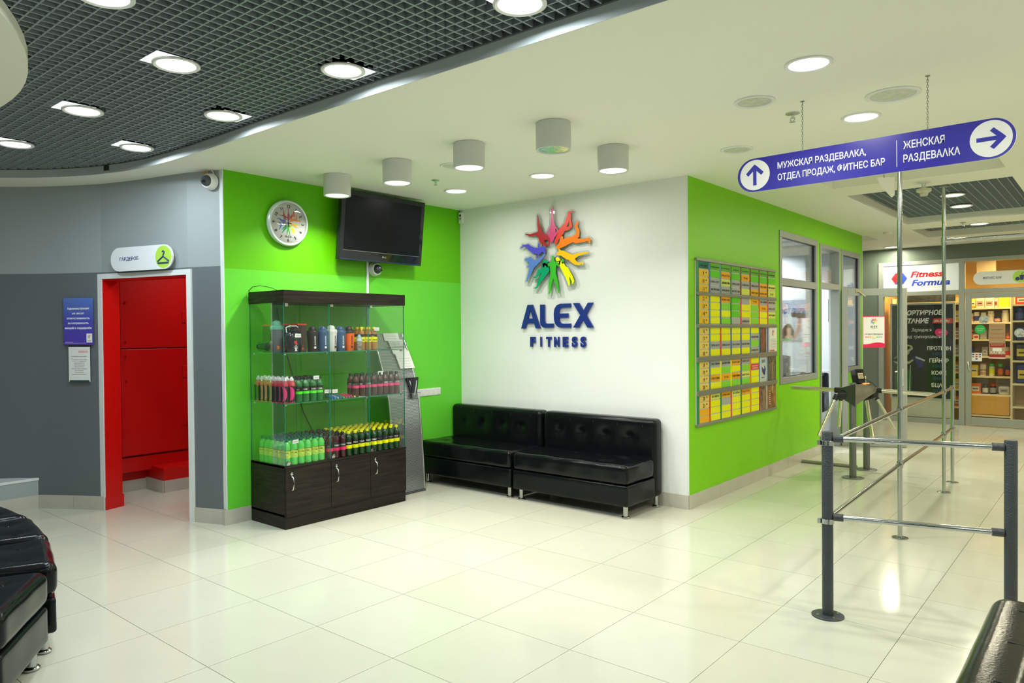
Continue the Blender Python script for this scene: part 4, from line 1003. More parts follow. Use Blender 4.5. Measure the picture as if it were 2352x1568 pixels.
# price tags
pricetag(.505, -2.395, Z+.135, 'white price tag on the round dark jug, top shelf')
pricetag(.445, -1.545, Z+.186, 'white price tag on the amber bottles, top shelf')
pricetag(.500, -2.225, .988+.193, 'white price tag on the green bottles, middle shelf')
pricetag(.470, -1.53, .988+.195, 'white price tag on the brown bottles, middle shelf')
pricetag(.505, -2.43, .4975+.185, 'white price tag on the lime drink bottles, case floor')
pricetag(.48, -2.10, .988+.07, 'white price tag leaning left of the wristband bag', 20)
pricetag(.49, -2.035, .988+.068, 'white price tag leaning on the wristband bag')
t = tag(MB().box(.42, .49, -1.80, -1.72, .9885, .9905).build('paper_slip', PAPER, rootloc=Vector((.45, -1.76, .9885))), 'white paper slip lying beside the coloured wristbands', 'paper')
# wristbands and the clear bag
for k, c in enumerate(((.05, .25, .70), (.10, .35, .80), (.55, .60, .65), (.10, .20, .60), (.05, .55, .25), (.85, .08, .05), (.85, .10, .25), (.80, .05, .30), (.85, .80, .05), (.85, .75, .05))):
    y = -2.06+.029*k; m = mat('band_%d' % k, c, .35)
    b = MB(); b.tube([(.490, y, .9955), (.43, y+.014, 1.003), (.35, y+.03, 1.012)], .0072, 8); b.build('wristband', m, smooth=60, rootloc=Vector((.38, y, .989)))
    o = bpy.context.scene.objects[-1] if False else None
for o in [o for o in COL.objects if o.name.startswith('wristband')]:
    y = o.location.y; k = round((y+2.06)/.029)
    cn = ('dark blue', 'mid blue', 'grey', 'navy blue', 'green', 'red', 'pink', 'magenta', 'yellow', 'yellow')[k]
    tag(o, '%s rubber wristband, %s from the left on the middle shelf' % (cn, ORD[k]), 'wristband', 'coloured wristbands on the middle shelf')
BAG = glass('plastic_bag', (.80, .84, .82), 3.0, .12)
vs = []; n1, n2 = 14, 12
for i in range(n1):
    for j in range(n2):
        u, v = i/(n1-1), j/(n2-1); y = -2.10+.40*u; x = .10+.30*v
        z = .990+.085*math.sin(PI*min(1, u*1.15+.08))*math.sin(PI*v*.9+.2)*(1-.35*u)+.012*math.sin(9*u+7*v)*math.sin(PI*v)
        vs.append((x, y, max(z, .9905)))
fs = [(i*n2+j, i*n2+j+1, (i+1)*n2+j+1, (i+1)*n2+j) for i in range(n1-1) for j in range(n2-1)]
tag(MB().add(vs, fs).build('plastic_bag', BAG, rootloc=Vector((.25, -1.9, .989)), smooth=80), 'crumpled clear plastic bag behind the wristbands on the middle shelf', 'bag')

# ================================================================== LITERATURE STAND
t = thing('brochure_stand', (.3, -1.0, 0), 'curved silver perforated brochure stand between the display case and sofa', 'stand')
prof = [(0, .318), (.10, .316), (.30, .305), (.53, .285), (.86, .250), (1.02, .215), (1.17, .165), (1.35, .095), (1.50, .025), (1.53, .014)]
def wy(z): return (-1.24+.0*z, -.868)
PERF = mat('perforated_silver', (.34, .36, .37), .32, metal=.75)
nt = PERF.node_tree; tc = nt.nodes.new('ShaderNodeTexCoord'); br = nt.nodes.new('ShaderNodeTexBrick')
mp = nt.nodes.new('ShaderNodeMapping'); mp.inputs['Rotation'].default_value = (0, PI/2, PI/2) if False else (0, 0, 0)
sx = nt.nodes.new('ShaderNodeSeparateXYZ'); cb = nt.nodes.new('ShaderNodeCombineXYZ'); nt.links.new(tc.outputs['Object'], sx.inputs[0]); nt.links.new(sx.outputs[1], cb.inputs[0]); nt.links.new(sx.outputs[2], cb.inputs[1])
nt.links.new(cb.outputs[0], br.inputs['Vector']); br.inputs['Scale'].default_value = 30; br.inputs['Brick Width'].default_value = .5; br.inputs['Row Height'].default_value = .42; br.inputs['Mortar Size'].default_value = .09
br.inputs['Color1'].default_value = (.16, .17, .17, 1); br.inputs['Color2'].default_value = (.16, .17, .17, 1); br.inputs['Mortar'].default_value = (.46, .48, .49, 1)
nt.links.new(br.outputs['Color'], nt.nodes['Principled BSDF'].inputs['Base Color'])
b = MB(); vs = []
for z, x in prof:
    a, c_ = wy(z); vs += [(x, a, z), (x, c_, z), (x-.012, a, z), (x-.012, c_, z)]
n = len(prof); fs = []
for i in range(n-1): k = 4*i; fs += [(k, k+1, k+5, k+4), (k+2, k+6, k+7, k+3), (k, k+4, k+6, k+2), (k+1, k+3, k+7, k+5)]
fs += [(0, 2, 3, 1), (4*n-4, 4*n-3, 4*n-1, 4*n-2)]
b.add(vs, fs).build('perforated_panel', PERF, t, smooth=40)
for y in (-.864, -1.244):
    MB().tube([(x, y, z) for z, x in prof], .009, 8).build('side_rail', STEEL, t, smooth=60)
MB().box(.03, .335, -1.25, -.862, 0, .018).build('foot', mat('stand_foot', (.10, .11, .12), .4, metal=.5), t, bevel=.003)
def px_(z):
    for (z0, xa), (z1, xb) in zip(prof, prof[1:]):
        if z0 <= z <= z1: return xa+(xb-xa)*(z-z0)/(z1-z0)
    return prof[-1][1]
def slab(name, m, z0, z1, y0, y1, off, parent=None, rl=None, skew=0):
    b = MB(); k = 6; vs = []
    for i in range(k+1):
        z = z0+(z1-z0)*i/k; x = px_(z)+off; s = skew*(1-i/k); vs += [(x, y0+s, z), (x, y1+s, z), (x-.002, y0+s, z), (x-.002, y1+s, z)]
    fs = []
    for i in range(k): q_ = 4*i; fs += [(q_, q_+1, q_+5, q_+4), (q_+2, q_+6, q_+7, q_+3), (q_, q_+4, q_+6, q_+2), (q_+1, q_+3, q_+7, q_+5)]
    fs += [(0, 2, 3, 1), (4*k, 4*k+1, 4*k+3, 4*k+2)]
    return b.add(vs, fs).build(name, m, parent, rootloc=rl)
ClearP = glass('clear_pocket', (.95, .96, .96), .7)
for z0, z1 in ((1.40, 1.52), (1.10, 1.30), (.90, .98)):
    p = MB(); y0, y1 = (-1.13, -.875) if z0 > 1 else (-.97, -.86)
    x = px_(z0)+.03; p.box(x, x+.003, y0, y1, z0, z0+.05); p.box(px_(z0)-.0, x+.003, y0, y1, z0-.003, z0); p.build('clear_pocket', ClearP, t)
    MB().tube([(px_(z0+.05)+.0, y0, z0+.052), (x+.002, y0, z0+.052), (x+.002, y1, z0+.052), (px_(z0+.05), y1, z0+.052)], .0022, 6).build('wire', STEEL, t)
for nm, z0, z1, y0, y1, o_, lb, sk in (('leaflet', 1.46, 1.535, -1.12, -.93, .010, 'white leaflet at the top of the silver brochure stand', .0), ('leaflet', 1.33, 1.47, -1.09, -.90, .016, 'white printed sheet in the middle pocket of the brochure stand', .02), ('leaflet', 1.19, 1.36, -1.055, -.865, .020, 'white printed sheet low in the brochure stand, largest', .02)):
    p = slab(nm, PAPER, z0, z1, y0, y1, o_, None, Vector((px_(z0), y0, z0)), sk); tag(p, lb, 'leaflet', 'leaflets on the brochure stand')
    for k in range(4): slab('print_lines', GPRINT, z0+.02+.025*k, z0+.022+.025*k, y0+.03+sk*.6, y1-.03+sk*.6, o_+.0006, p) if z0+.02+.025*k < z1-.01 else None
for k, (y, rz_, m, lb) in enumerate(((-.955, .06, BLK, 'black folded booklet leaning left in the stand pocket'), (-.91, -.03, BLK, 'black folded booklet with white print in the stand pocket'), (-.87, -.16, BLK, 'black folded booklet leaning right in the stand pocket'))):
    p = slab('booklet', m, .905, 1.10, y-.035, y+.035, .020+.004*k, None, Vector((px_(.9), y, .905)), rz_*.5-.0); tag(p, lb, 'booklet', 'black booklets in the stand')
    slab('print_strip', mat('booklet_print', (.45, .52, .55), .4), .93, 1.07, y-.005, y+.006, .0215+.004*k, p, None, rz_*.4)
# ================================================================== BARRIER RAILS
t = thing('barrier_rail', (4.33, -1.69, 0), 'low barrier of steel rails on two dark hammered grey posts in the right foreground', 'barrier')
A = (4.332, -1.69); B = (5.128, -1.485)
for i, (x, y) in enumerate((A, B)):
    p = MB().tube([(x, y, .006), (x, y, .985), (x, y, .992)], [.0285, .0285, .025], 28).build('post', HAMMER, t, smooth=40)
    f = MB().lathe([(.082, 0), (.082, .006), (.076, .009), (.030, .009)], 36, c=(x, y, 0))
    f.build('base_plate', HAMMER, p, smooth=40)
    b = MB()
    for k in range(4):
        a = PI/4+k*PI/2; b.lathe([(.008, .009), (.008, .012), (0, .013)], 10, c=(x+.058*math.cos(a), y+.058*math.sin(a), 0))
    b.build('screw', STEEL, p)
d = (Vector((*B, 0))-Vector((*A, 0))).normalized()
for z in (.955, .535):
    a = Vector((*A, z))+d*.028; b_ = Vector((*B, z))-d*.028
    p = MB().tube([a+d*.03, b_-d*.03], .0145, 20).build('rail', CHROME, t, smooth=40)
    for q0, q1 in ((a, a+d*.05), (b_-d*.05, b_)): MB().tube([q0, q1], .020, 20).build('socket', HAMMER, p, smooth=40)
    MB().tube([(A[0], A[1], z-.036), (A[0], A[1], z-.010)], .034, 28).box(A[0]-.045, A[0]-.028, A[1]-.028, A[1]-.016, z-.036, z-.010).build('clamp_ring', CHROME, p, smooth=40, bevel=.001)
t2 = thing('pole_railing', (4.29, .16, 0), 'chrome railing with two tall floor-to-ceiling poles and one short end post', 'railing')
PL = [(4.292, .16, H), (4.262, 2.06, H), (4.245, 2.615, .952)]
for x, y, h in PL:
    p = MB().tube([(x, y, .004), (x, y, h)], .0165, 20).build('pole', CHROME, t2, smooth=40)
    MB().lathe([(.055, 0), (.055, .005), (.03, .010), (.018, .011)], 28, c=(x, y, 0)).build('base_plate', CHROME, p, smooth=40)
    if h > 2: MB().lathe([(.04, 0), (.04, -.006), (.018, -.008)], 24, c=(x, y, H)).build('ceiling_plate', CHROME, p, smooth=40)
for z in (.945, .540):
    pts = [(4.335, -1.66, z-.012), (4.292, .16, z), (4.262, 2.06, z), (4.245, 2.615, z)]
    p = MB().tube(pts, .0135, 16).build('rail', CHROME, t2, smooth=50)
    b = MB()
    for x, y, h in PL:
        b.tube([(x, y, z-.024), (x, y, z+.024)], .0215, 18).tube([(x-.002, y-.045, z), (x+.002, y+.045, z)], .0185, 16)
    b.build('clamp', CHROME, p, smooth=40)
p = MB().tube([(4.262, 2.06, 2.352), (7.48, 2.06, 2.352)], .0165, 16).build('cross_bar', CHROME, t2, smooth=40)
MB().tube([(4.262, 2.06, 2.32), (4.262, 2.06, 2.385)], .024, 18).tube([(4.27, 2.06, 2.352), (4.34, 2.06, 2.352)], .022, 18).build('clamp', CHROME, p, smooth=40)

# ================================================================== TURNSTILE
t = thing('turnstile', (3.4, 2.5, 0), 'grey tripod turnstile on two posts with chrome arms and a card reader', 'turnstile')
for x, y in ((3.408, 2.262), (3.40, 2.822)):
    p = MB().tube([(x, y, .004), (x, y, .975 if y < 2.5 else .9), (x, y, .982 if y < 2.5 else .906)], [.034, .034, .030], 24).build('post', POSTG, t, smooth=40)
    MB().lathe([(.105, 0), (.105, .006), (.098, .009), (.036, .009)], 36, c=(x, y, 0)).build('base_plate', POSTG, p, smooth=40)
# housing: a shallow tapered box between the posts
FT1 = Fr((3.40, 2.26, 0), (.0, 1, 0))
RA = [(3.445, .972), (3.262, .918), (3.268, .884), (3.345, .80), (3.445, .748)]
RM = [(3.46, .955), (3.34, .955), (3.34, .86), (3.39, .80), (3.46, .79)]
RB_ = [(3.515, .90), (3.40, .925), (3.395, .885), (3.43, .85), (3.515, .862)]
vs = [(x, y, z) for y, R_ in ((2.228, RA), (2.48, RM), (2.79, RB_)) for x, z in R_]
MB().add(vs, [(5*k+i, 5*k+(i+1) % 5, 5*k+5+(i+1) % 5, 5*k+5+i) for k in (0, 1) for i in range(5)]+[(0, 1, 2, 3, 4), (10, 11, 12, 13, 14)]).build('housing', mat('turnstile_housing', (.30, .29, .26), .32, metal=.6), t, bevel=.005)
MB().add([(x, y, z) for y in (2.216, 2.228) for x, z in RA], [(i, (i+1) % 5, 5+(i+1) % 5, 5+i) for i in range(5)]+[(0, 1, 2, 3, 4), (5, 6, 7, 8, 9)]).build('side_cover', mat('turnstile_dark', (.05, .07, .05), .3, metal=.3), t)
FB = Fr((3.43, 2.46, .965), (.55, .83, 0), Vector((-.22, .15, .96)))
r_ = MB().box(-.052, .052, 0, .150, -.055, .03, FB).build('card_reader', BLACKG, t, bevel=.010, seg=3)
MB().box(-.036, .030, .045, .105, .030, .032, FB).build('sticker', mat('beige_sticker', (.62, .52, .33), .5), r_)
text('ПРОХОД', FB, -.003, .080, .009, r_, BPRINT, 'C', .05, .01, w=.0325, res=1)
MB().box(-.02, .02, .058, .062, .032, .0325, FB).box(-.02, .015, .068, .070, .032, .0325, FB).build('print', BPRINT, r_)
MB().box(3.44, 3.50, 2.50, 2.54, .958, .966).build('indicator', mat('orange_led', (1, .2, .02), .4, emit=4, ecol=(1, .25, .03)), t)
MB().box(3.35, 3.42, 2.63, 2.73, .93, 1.03).build('small_box', mat('beige_box', (.62, .60, .50), .4), t, bevel=.004)
MB().tube([(3.45, 2.58, 1.0), (3.5, 2.66, .96), (3.52, 2.72, .92), (3.48, 2.78, .90)], .005, 6).build('cable', BLACK, t, smooth=60)
CREAM = mat('steel_arm', (.78, .74, .60), .18, metal=.9)
def rod(p0, p1, r=.0185):
    a = Vector(p0); b_ = Vector(p1); d = (b_-a).normalized()
    o = MB().tube([a, b_-d*.004, b_], [r, r, r*.8], 18).build('arm', CREAM, t, smooth=40)
    MB().tube([a-d*.03, a+d*.03], r*1.35, 16).build('arm_socket', BLACK, o, smooth=40)
rod((3.27, 2.24, .902), (2.785, 2.26, .908), .022)
rod((3.26, 2.20, .83), (3.13, 2.06, .43), .020)
rod((3.27, 2.34, .82), (3.225, 2.42, .50), .018)
rod((3.53, 2.80, .872), (4.065, 2.80, .852), .021)
rod((3.42, 2.74, .79), (3.53, 2.55, .40), .020)
rod((3.49, 2.84, .80), (3.66, 2.90, .46), .018)
MB().lathe([(.0, -.02), (.05, -.02), (.055, .03), (.035, .06), (0, .06)], 20, F=Fr((3.30, 2.24, .86), (0, 1, 0))).build('hub', BLACK, t, smooth=40)
MB().lathe([(.0, -.02), (.05, -.02), (.058, .03), (.035, .07), (0, .07)], 20, F=Fr((3.45, 2.80, .83), (.5, .86, 0))).build('hub', BLACK, t, smooth=40)
MB().tube([(3.545, 2.53, .335), (3.54, 2.53, .36)], .026, 14).build('rubber_tip', RUBBER, t, smooth=40)
tag(MB().tube([(2.71, 2.83, .019), (3.30, 2.83, .019)], .018, 14).build('floor_conduit', OLIVE, rootloc=Vector((3.0, 2.83, 0)), smooth=40), 'grey pipe lying on the floor between the green wall and the turnstile', 'pipe')

# ================================================================== WINDOWS AND DOOR IN THE RIGHT GREEN WALL
def frame(b, F, u0, u1, v0, v1, wd, w0, w1):
    b.box(u0, u1, v0, v0+wd, w0, w1, F).box(u0, u1, v1-wd, v1, w0, w1, F).box(u0, u0+wd, v0+wd, v1-wd, w0, w1, F).box(u1-wd, u1, v0+wd, v1-wd, w0, w1, F)
for nm, (u0, u1), v0, v1 in (('window_1', W1, .94, 2.615), ('window_2', W3, .95, 2.59)):
    s = sgroup(nm, (L1, u0, v0)); b = MB(); frame(b, FRT, u0, u1, v0, v1, .07, -.04, .010); b.box(u0+.07, u1-.07, 2.02, 2.10, -.04, .008, FRT); b.build('window_frame', ALU, s, bevel=.003)
    b = MB(); frame(b, FRT, u0-.001, u1+.001, v0-.001, v1+.001, .012, -.131, -.041); b.build('reveal_lining', WHITE, s)
    b = MB(); frame(b, FRT, u0+.068, u1-.068, v0+.068, 2.022, .008, -.036, -.012); frame(b, FRT, u0+.068, u1-.068, 2.098, v1-.068, .008, -.036, -.012); b.build('gasket', BLACK, s)
    for a, c_ in ((v0+.07, 2.02), (2.10, v1-.07)): MB().box(u0+.07, u1-.07, a, c_, -.030, -.024, FRT).build('pane', GLASSW, s)
s = sgroup('door_2', (L1, 3.54, 0)); b = MB(); u0, u1 = DR
b.box(u0, u0+.05, 0, 2.59, -.10, .012, FRT).box(u1-.05, u1, 0, 2.59, -.10, .012, FRT).box(u0+.05, u1-.05, 2.54, 2.59, -.10, .012, FRT).box(u0+.05, u1-.05, 2.045, 2.115, -.10, .012, FRT)
b.build('door_frame', ALU, s, bevel=.003)
MB().box(u0-.001, u0+.012, 0, 2.59, -.131, -.101, FRT).box(u1-.012, u1+.001, 0, 2.59, -.131, -.101, FRT).build('reveal_lining', WHITE, s)
MB().box(u0+.05, u1-.05, 2.115, 2.54, -.045, -.039, FRT).build('pane', GLASSW, s)
# open leaf
LA = Vector((2.712, 4.365, 0)); LB = Vector((3.412, 4.70, 0)); FL_ = Fr(LA, LB-LA); LW = (LB-LA).length
lf = thing('glass_door_leaf', LA, 'open glass door with grey metal frame and an information sheet, hinged on the green wall', 'door')
b = MB(); z1 = 2.058
b.box(0, .075, .01, z1, -.02, .02, FL_).box(LW-.095, LW, .01, z1, -.02, .02, FL_).box(.075, LW-.095, z1-.09, z1, -.02, .02, FL_).box(.075, LW-.095, .01, .15, -.02, .02, FL_)
b.build('leaf_frame', ALU, lf, bevel=.003)
MB().box(LW-.012, LW+.001, .01, z1, -.021, .021, FL_).build('edge_strip', mat('cream_edge', (.42, .40, .33), .35, metal=.4), lf)
MB().box(.07, LW-.09, .145, z1-.085, -.004, .004, FL_).build('pane', GLASSW, lf)
MB().box(.07, .076, .145, z1-.085, .004, .012, FL_).box(LW-.096, LW-.09, .145, z1-.085, .004, .012, FL_).build('gasket', BLACK, lf)
b = MB(); b.box(LW-.075, LW-.045, .80, 1.02, .02, .026, FL_).tube([FL_(LW-.06, .985, .03), FL_(LW-.06, .985, .05), FL_(LW-.15, .982, .05)], .009, 10); b.build('handle', mat('pale_handle', (.66, .66, .60), .3, metal=.3), lf, smooth=50)
MB().lathe([(.014, 0), (.014, .008), (0, .009)], 14, F=Fr(FL_(LW-.06, .86, .026), LB-LA)).build('lock', STEEL, lf)
MB().tube([FL_(.20, 2.03, .022), FL_(.28, 1.955, .05)], .009, 8).box(.17, .24, 2.015, 2.045, .02, .03, FL_).build('closer_arm', mat('brass_arm', (.45, .40, .22), .35, metal=.7), lf)
p = MB().box(.255, .522, 1.295, 1.70, .0045, .006, FL_).build('sheet', mat('crimson_print', (.80, .01, .08), .4), lf)
MB().box(.263, .514, 1.305, 1.690, .006, .0064, FL_).build('sheet_face', PAPER, p)
wv = [(.263, 1.305), (.514, 1.305), (.514, 1.345)]+[(.514-.251*k/12, 1.345+.012*math.sin(k/12*2*PI*.8)+.003) for k in range(1, 13)]
MB().plate([wv], .0064, .0068, FL_).build('wave', mat('crimson_print', (.8, .01, .08)), p)
emblem(FL_, .388, 1.635, .10/760, lf, .0066, .0072, 2)
letters(FL_, .347, 1.553, .083/(852-165), lf, BPRINT, .0066, .0072)
text('FITNESS', FL_, .388, 1.538, .006, lf, BPRINT, 'C', .05, 0, w=.0066, res=1)
text('ОТДЕЛ ПРОДАЖ', FL_, .388, 1.458, .016, lf, BPRINT, 'C', .215, .02, w=.0066)
for k, c in enumerate(('pink', 'red', 'orange', 'amber', 'yellow', 'green', 'teal', 'sky')):
    MB().plate([pill(.284+.026*k, .308+.026*k, 1.424, 1.434, 4)], .0066, .007, FL_).build('colour_chip', MATS['emblem_'+k.__class__.__name__] if False else MATS['emblem_'+c], lf)
text('ПН-ВС', FL_, .388, 1.405, .006, lf, BPRINT, 'C', .04, 0, w=.0066, res=1)

# ================================================================== OFFICE
b = MB()
for y0, y1, z0, z1 in ((.2, 2.16, 0, H), (2.16, 3.45, 0, .94), (2.16, 3.45, 2.615, H), (3.45, 3.54, 0, H), (3.54, 4.36, 2.59, H), (4.36, 4.43, 0, H), (4.43, 5.33, 0, .95), (4.43, 5.33, 2.59, H)): b.box(XB-.006, XB-.001, y0, y1, z0, z1)
struct('wall_office_inner', b, OW)
lamp('office_light', 1.45, 4.9, 2.74, 110, (.92, .97, 1), .12, 2.6); lamp('office_light', 1.2, 2.6, 2.74, 170, (.92, .97, 1), .12, 2.6)
for x, y, lb in ((1.45, 4.9, 'lit round lamp in the office ceiling seen through the window, farther'), (1.50, 4.0, 'lit round lamp in the office ceiling seen through the window, nearer')):
    t = thing('ceiling_lamp', (x, y, 2.77), lb, 'ceiling lamp', 'office ceiling lamps')
    MB().lathe([(.12, -.001), (.13, -.006), (.11, -.008)], 28, c=(x, y, 2.771)).build('ring', WHITE, t); MB().lathe([(.11, -.007), (0, -.008)], 28, c=(x, y, 2.771)).build('lens', LAMPON, t)
FO = Fr((0, 5.33, 0), (1, 0, 0))
t = thing('poster', (1.6, 5.33, 1.7), 'large motivational gym poster on the office wall seen through the window', 'poster')
MB().box(1.02, 1.985, 1.372, 1.975, .001, .008, FO).build('sheet', ramp_mat('office_poster', [(.42, .45, .47), (.55, .58, .60), (.24, .30, .38)], 2, 0, 1), t)
text('ДЕЛАЙ ТО, ЧТО', FO, 1.53, 1.865, .06, t, NAVYT, 'C', .42, .02, .3, w=.008)
text('ТЕБЯ', FO, 1.55, 1.79, .045, t, NAVYT, 'L', .11, .015, .3, w=.008)
text('СЧАСТЛИВЫМ', FO, 1.675, 1.775, .085, t, NAVYT, 'L', .31, .03, .3, w=.008) if False else text('ДЕЛАЕТ СЧАСТЛИВЫ', FO, 1.08, 1.775, .075, t, NAVYT, 'L', .90, .03, .3, w=.008)
# woman with dumbbell (flat print)
SKIN = mat('print_skin', (.45, .24, .15), .5); HAIR = mat('print_hair', (.07, .035, .02), .5)
b = MB(); b.plate(contour([[(1655, 1440, 60), (1690, 1520, 55), (1730, 1450, 50), (1740, 1400, 40)]], 0, 12), .008, .009, Fr((0, 5.33, 0), (1, 0, 0))) if False else None
def blob(st, m, w0, w1, nm, par, F, k=.001):
    b = MB()
    L = [[(x*k, y*k) for x, y in P] for P in contour(st, 0, 9 if max(abs(p[0]) for s in st for p in s) > 600 else 4)]
    b.plate(L, w0, w1, F).build(nm, m, par)
blob([[(1625, 1420, 30), (1640, 1500, 55), (1690, 1570, 52), (1735, 1500, 45), (1745, 1430, 24)]], HAIR, .008, .0088, 'hair', t, FO)
blob([[(1700, 1530, 32), (1705, 1490, 26), (1700, 1440, 20), (1660, 1420, 22)], [(1700, 1440, 20), (1745, 1420, 20)]], SKIN, .0088, .0095, 'face', t, FO)
blob([[(1790, 1420, 26), (1850, 1560, 24), (1855, 1700, 20)]], SKIN, .008, .0088, 'arm', t, FO)
blob([[(1765, 1755, 34), (1790, 1755, 34)], [(1920, 1735, 34), (1945, 1735, 34)], [(1790, 1752, 14), (1920, 1740, 14)], [(1845, 1745, 42), (1868, 1742, 42)]], HAIR, .009, .0098, 'dumbbell', t, FO)
blob([[(1590, 1385, 12), (1660, 1388, 14), (1740, 1385, 12)]], mat('print_green_top', (.15, .4, .08), .5), .0095, .010, 'top', t, FO)
tag(MB().box(0.05, 2.5, .90, .935, .001, .03, FO).build('cable_trunking', WTRIM, rootloc=Vector((1.2, 5.33, .9))), 'white horizontal cable duct on the office wall', 'cable cover')
# office desk, monitor, phone seen through the window
t = thing('desk', (1.9, 3.6, 0), 'grey office desk behind the window', 'desk')
MB().box(1.35, 2.35, 2.9, 4.4, .735, .76).build('desktop', mat('desk_laminate', (.28, .30, .31), .4), t, bevel=.003); b = MB()
for x in (1.4, 2.3):
    for y in (2.95, 4.35): MB().box(x-.02, x+.02, y-.02, y+.02, 0, .735).build('leg', ALU_D, t)
t = thing('monitor', (2.08, 3.9, .76), 'black computer monitor seen edge-on through the office window', 'monitor')
Fm = Fr((2.17, 3.75, .86), (.17, 1, 0)) if False else Fr((2.20, 3.80, .83), (-.50, .86, 0))
MB().box(-.24, .24, .03, .37, -.03, .0, Fm).build('screen_case', BLACK, t, bevel=.006); MB().box(-.22, .22, .05, .35, 0, .001, Fm).build('screen', BLACKG, t)
MB().box(-.03, .03, -.06, .12, -.05, -.03, Fm).build('stand', BLACK, t); MB().lathe([(.11, 0), (.11, .01), (.02, .014)], 24, c=(2.2, 3.8, .761)).build('foot', BLACK, t)
for x, y, lb in ((2.05, 3.20, 'black desk telephone behind the office window'), (2.28, 4.12, 'black object lying on the desk behind the office window')):
    t = thing('telephone', (x, y, .761), lb, 'telephone')
    MB().plate([[(-.10, 0), (.10, 0), (.10, .05), (-.06, .11), (-.10, .11)]], -.08, .08, Fr((x, y, .762), (0, 1, 0))).build('base', BLACK, t, bevel=.006)
    MB().tube([(x-.05, y-.10, .84), (x-.05, y-.07, .885), (x-.05, y+.06, .885), (x-.05, y+.10, .84)], .022, 12).build('handset', BLACK, t, smooth=60)
# black armchair and printer glimpsed in the doorway
t = thing('office_chair', (2.2, 4.75, 0), 'black leather office armchair glimpsed through the office doorway', 'chair')
cushion(1.95, 2.35, 4.55, 5.05, .38, .52, .05, wob=.004).build('seat', LEATHER, t, smooth=60)
cushion(1.95, 2.35, 5.0, 5.12, .45, .92, .05, wob=.004).build('backrest', LEATHER, t, smooth=60)
cushion(2.33, 2.42, 4.58, 5.08, .40, .68, .035, wob=.004).build('armrest', LEATHER, t, smooth=60)
MB().tube([(2.15, 4.8, .06), (2.15, 4.8, .38)], .03, 12).build('column', BLACK, t)
for k in range(5):
    a = k*2*PI/5+.3; MB().tube([(2.15, 4.8, .08), (2.15+.24*math.cos(a), 4.8+.24*math.sin(a), .05)], .018, 8).tube([(2.15+.24*math.cos(a), 4.8+.24*math.sin(a), .0), (2.15+.24*math.cos(a), 4.8+.24*math.sin(a), .05)], .022, 8).build('leg', BLACK, t)
t = thing('floor_box', (2.35, 4.25, 0), 'black box with a small orange light on the office floor', 'box')
MB().box(2.15, 2.45, 4.05, 4.32, .0, .22).build('case', BLACK, t, bevel=.008); MB().box(2.35, 2.37, 4.048, 4.05, .08, .095).box(2.45, 2.4505, 4.15, 4.17, .10, .115).build('indicator', MATS['orange_led'], t)
tag(MB().box(2.27, 2.30, 5.30, 5.33, 1.64, 1.97).build('wall_strip', BLACK, rootloc=Vector((2.28, 5.32, 1.8))), 'thin black vertical strip on the office wall in the doorway', 'strip')
t = thing('wall_socket', (2.3, 5.33, .8), 'white wall box in the office doorway', 'wall socket'); MB().box(2.22, 2.34, 5.27, 5.33, .70, .86).build('case', WHITE, t, bevel=.004)

# ================================================================== TIMETABLE BOARD
t = thing('timetable_board', (L1, 1.07, 1.43), 'large colourful class timetable board on the right green wall', 'board')
FB_ = Fr((L1, 0, 0), (0, 1, 0)); U0, U1 = .128, 2.008; V0, V1 = .700, 2.160
MB().box(U0, U1, V0, V1, .001, .012, FB_).build('backing', mat('board_backing', (.55, .56, .50), .5), t)
C_ = {'T': (.86, .52, .02), 'g': (.12, .60, .01), 'G': (.42, .43, .42), 'y': (.88, .86, .0), 'o': (.92, .42, .0), 'l': (.72, .78, .13), 'L': (.25, .68, .04), 'e': (.44, .45, .43), 'D': (.0, .16, .09), 'H': (.12, .45, .01), 'R': (.75, .04, .02), 't': (.85, .60, .12)}
CM = {k: mat('card_'+k+('u' if k.isupper() else 'l'), c, .5, spec=.12) for k, c in C_.items()}
SEP = {'b': (.03, .10, .50), 'c': (.04, .25, .55), 'd': (.0, .22, .08), 'm': (.14, .012, .01), 'p': (.75, .01, .10), 'y': (.85, .85, 0), 'r': (.75, .06, .01), 'o': (.85, .22, .0)}
SM = {k: mat('strip_'+k, c, .4) for k, c in SEP.items()}
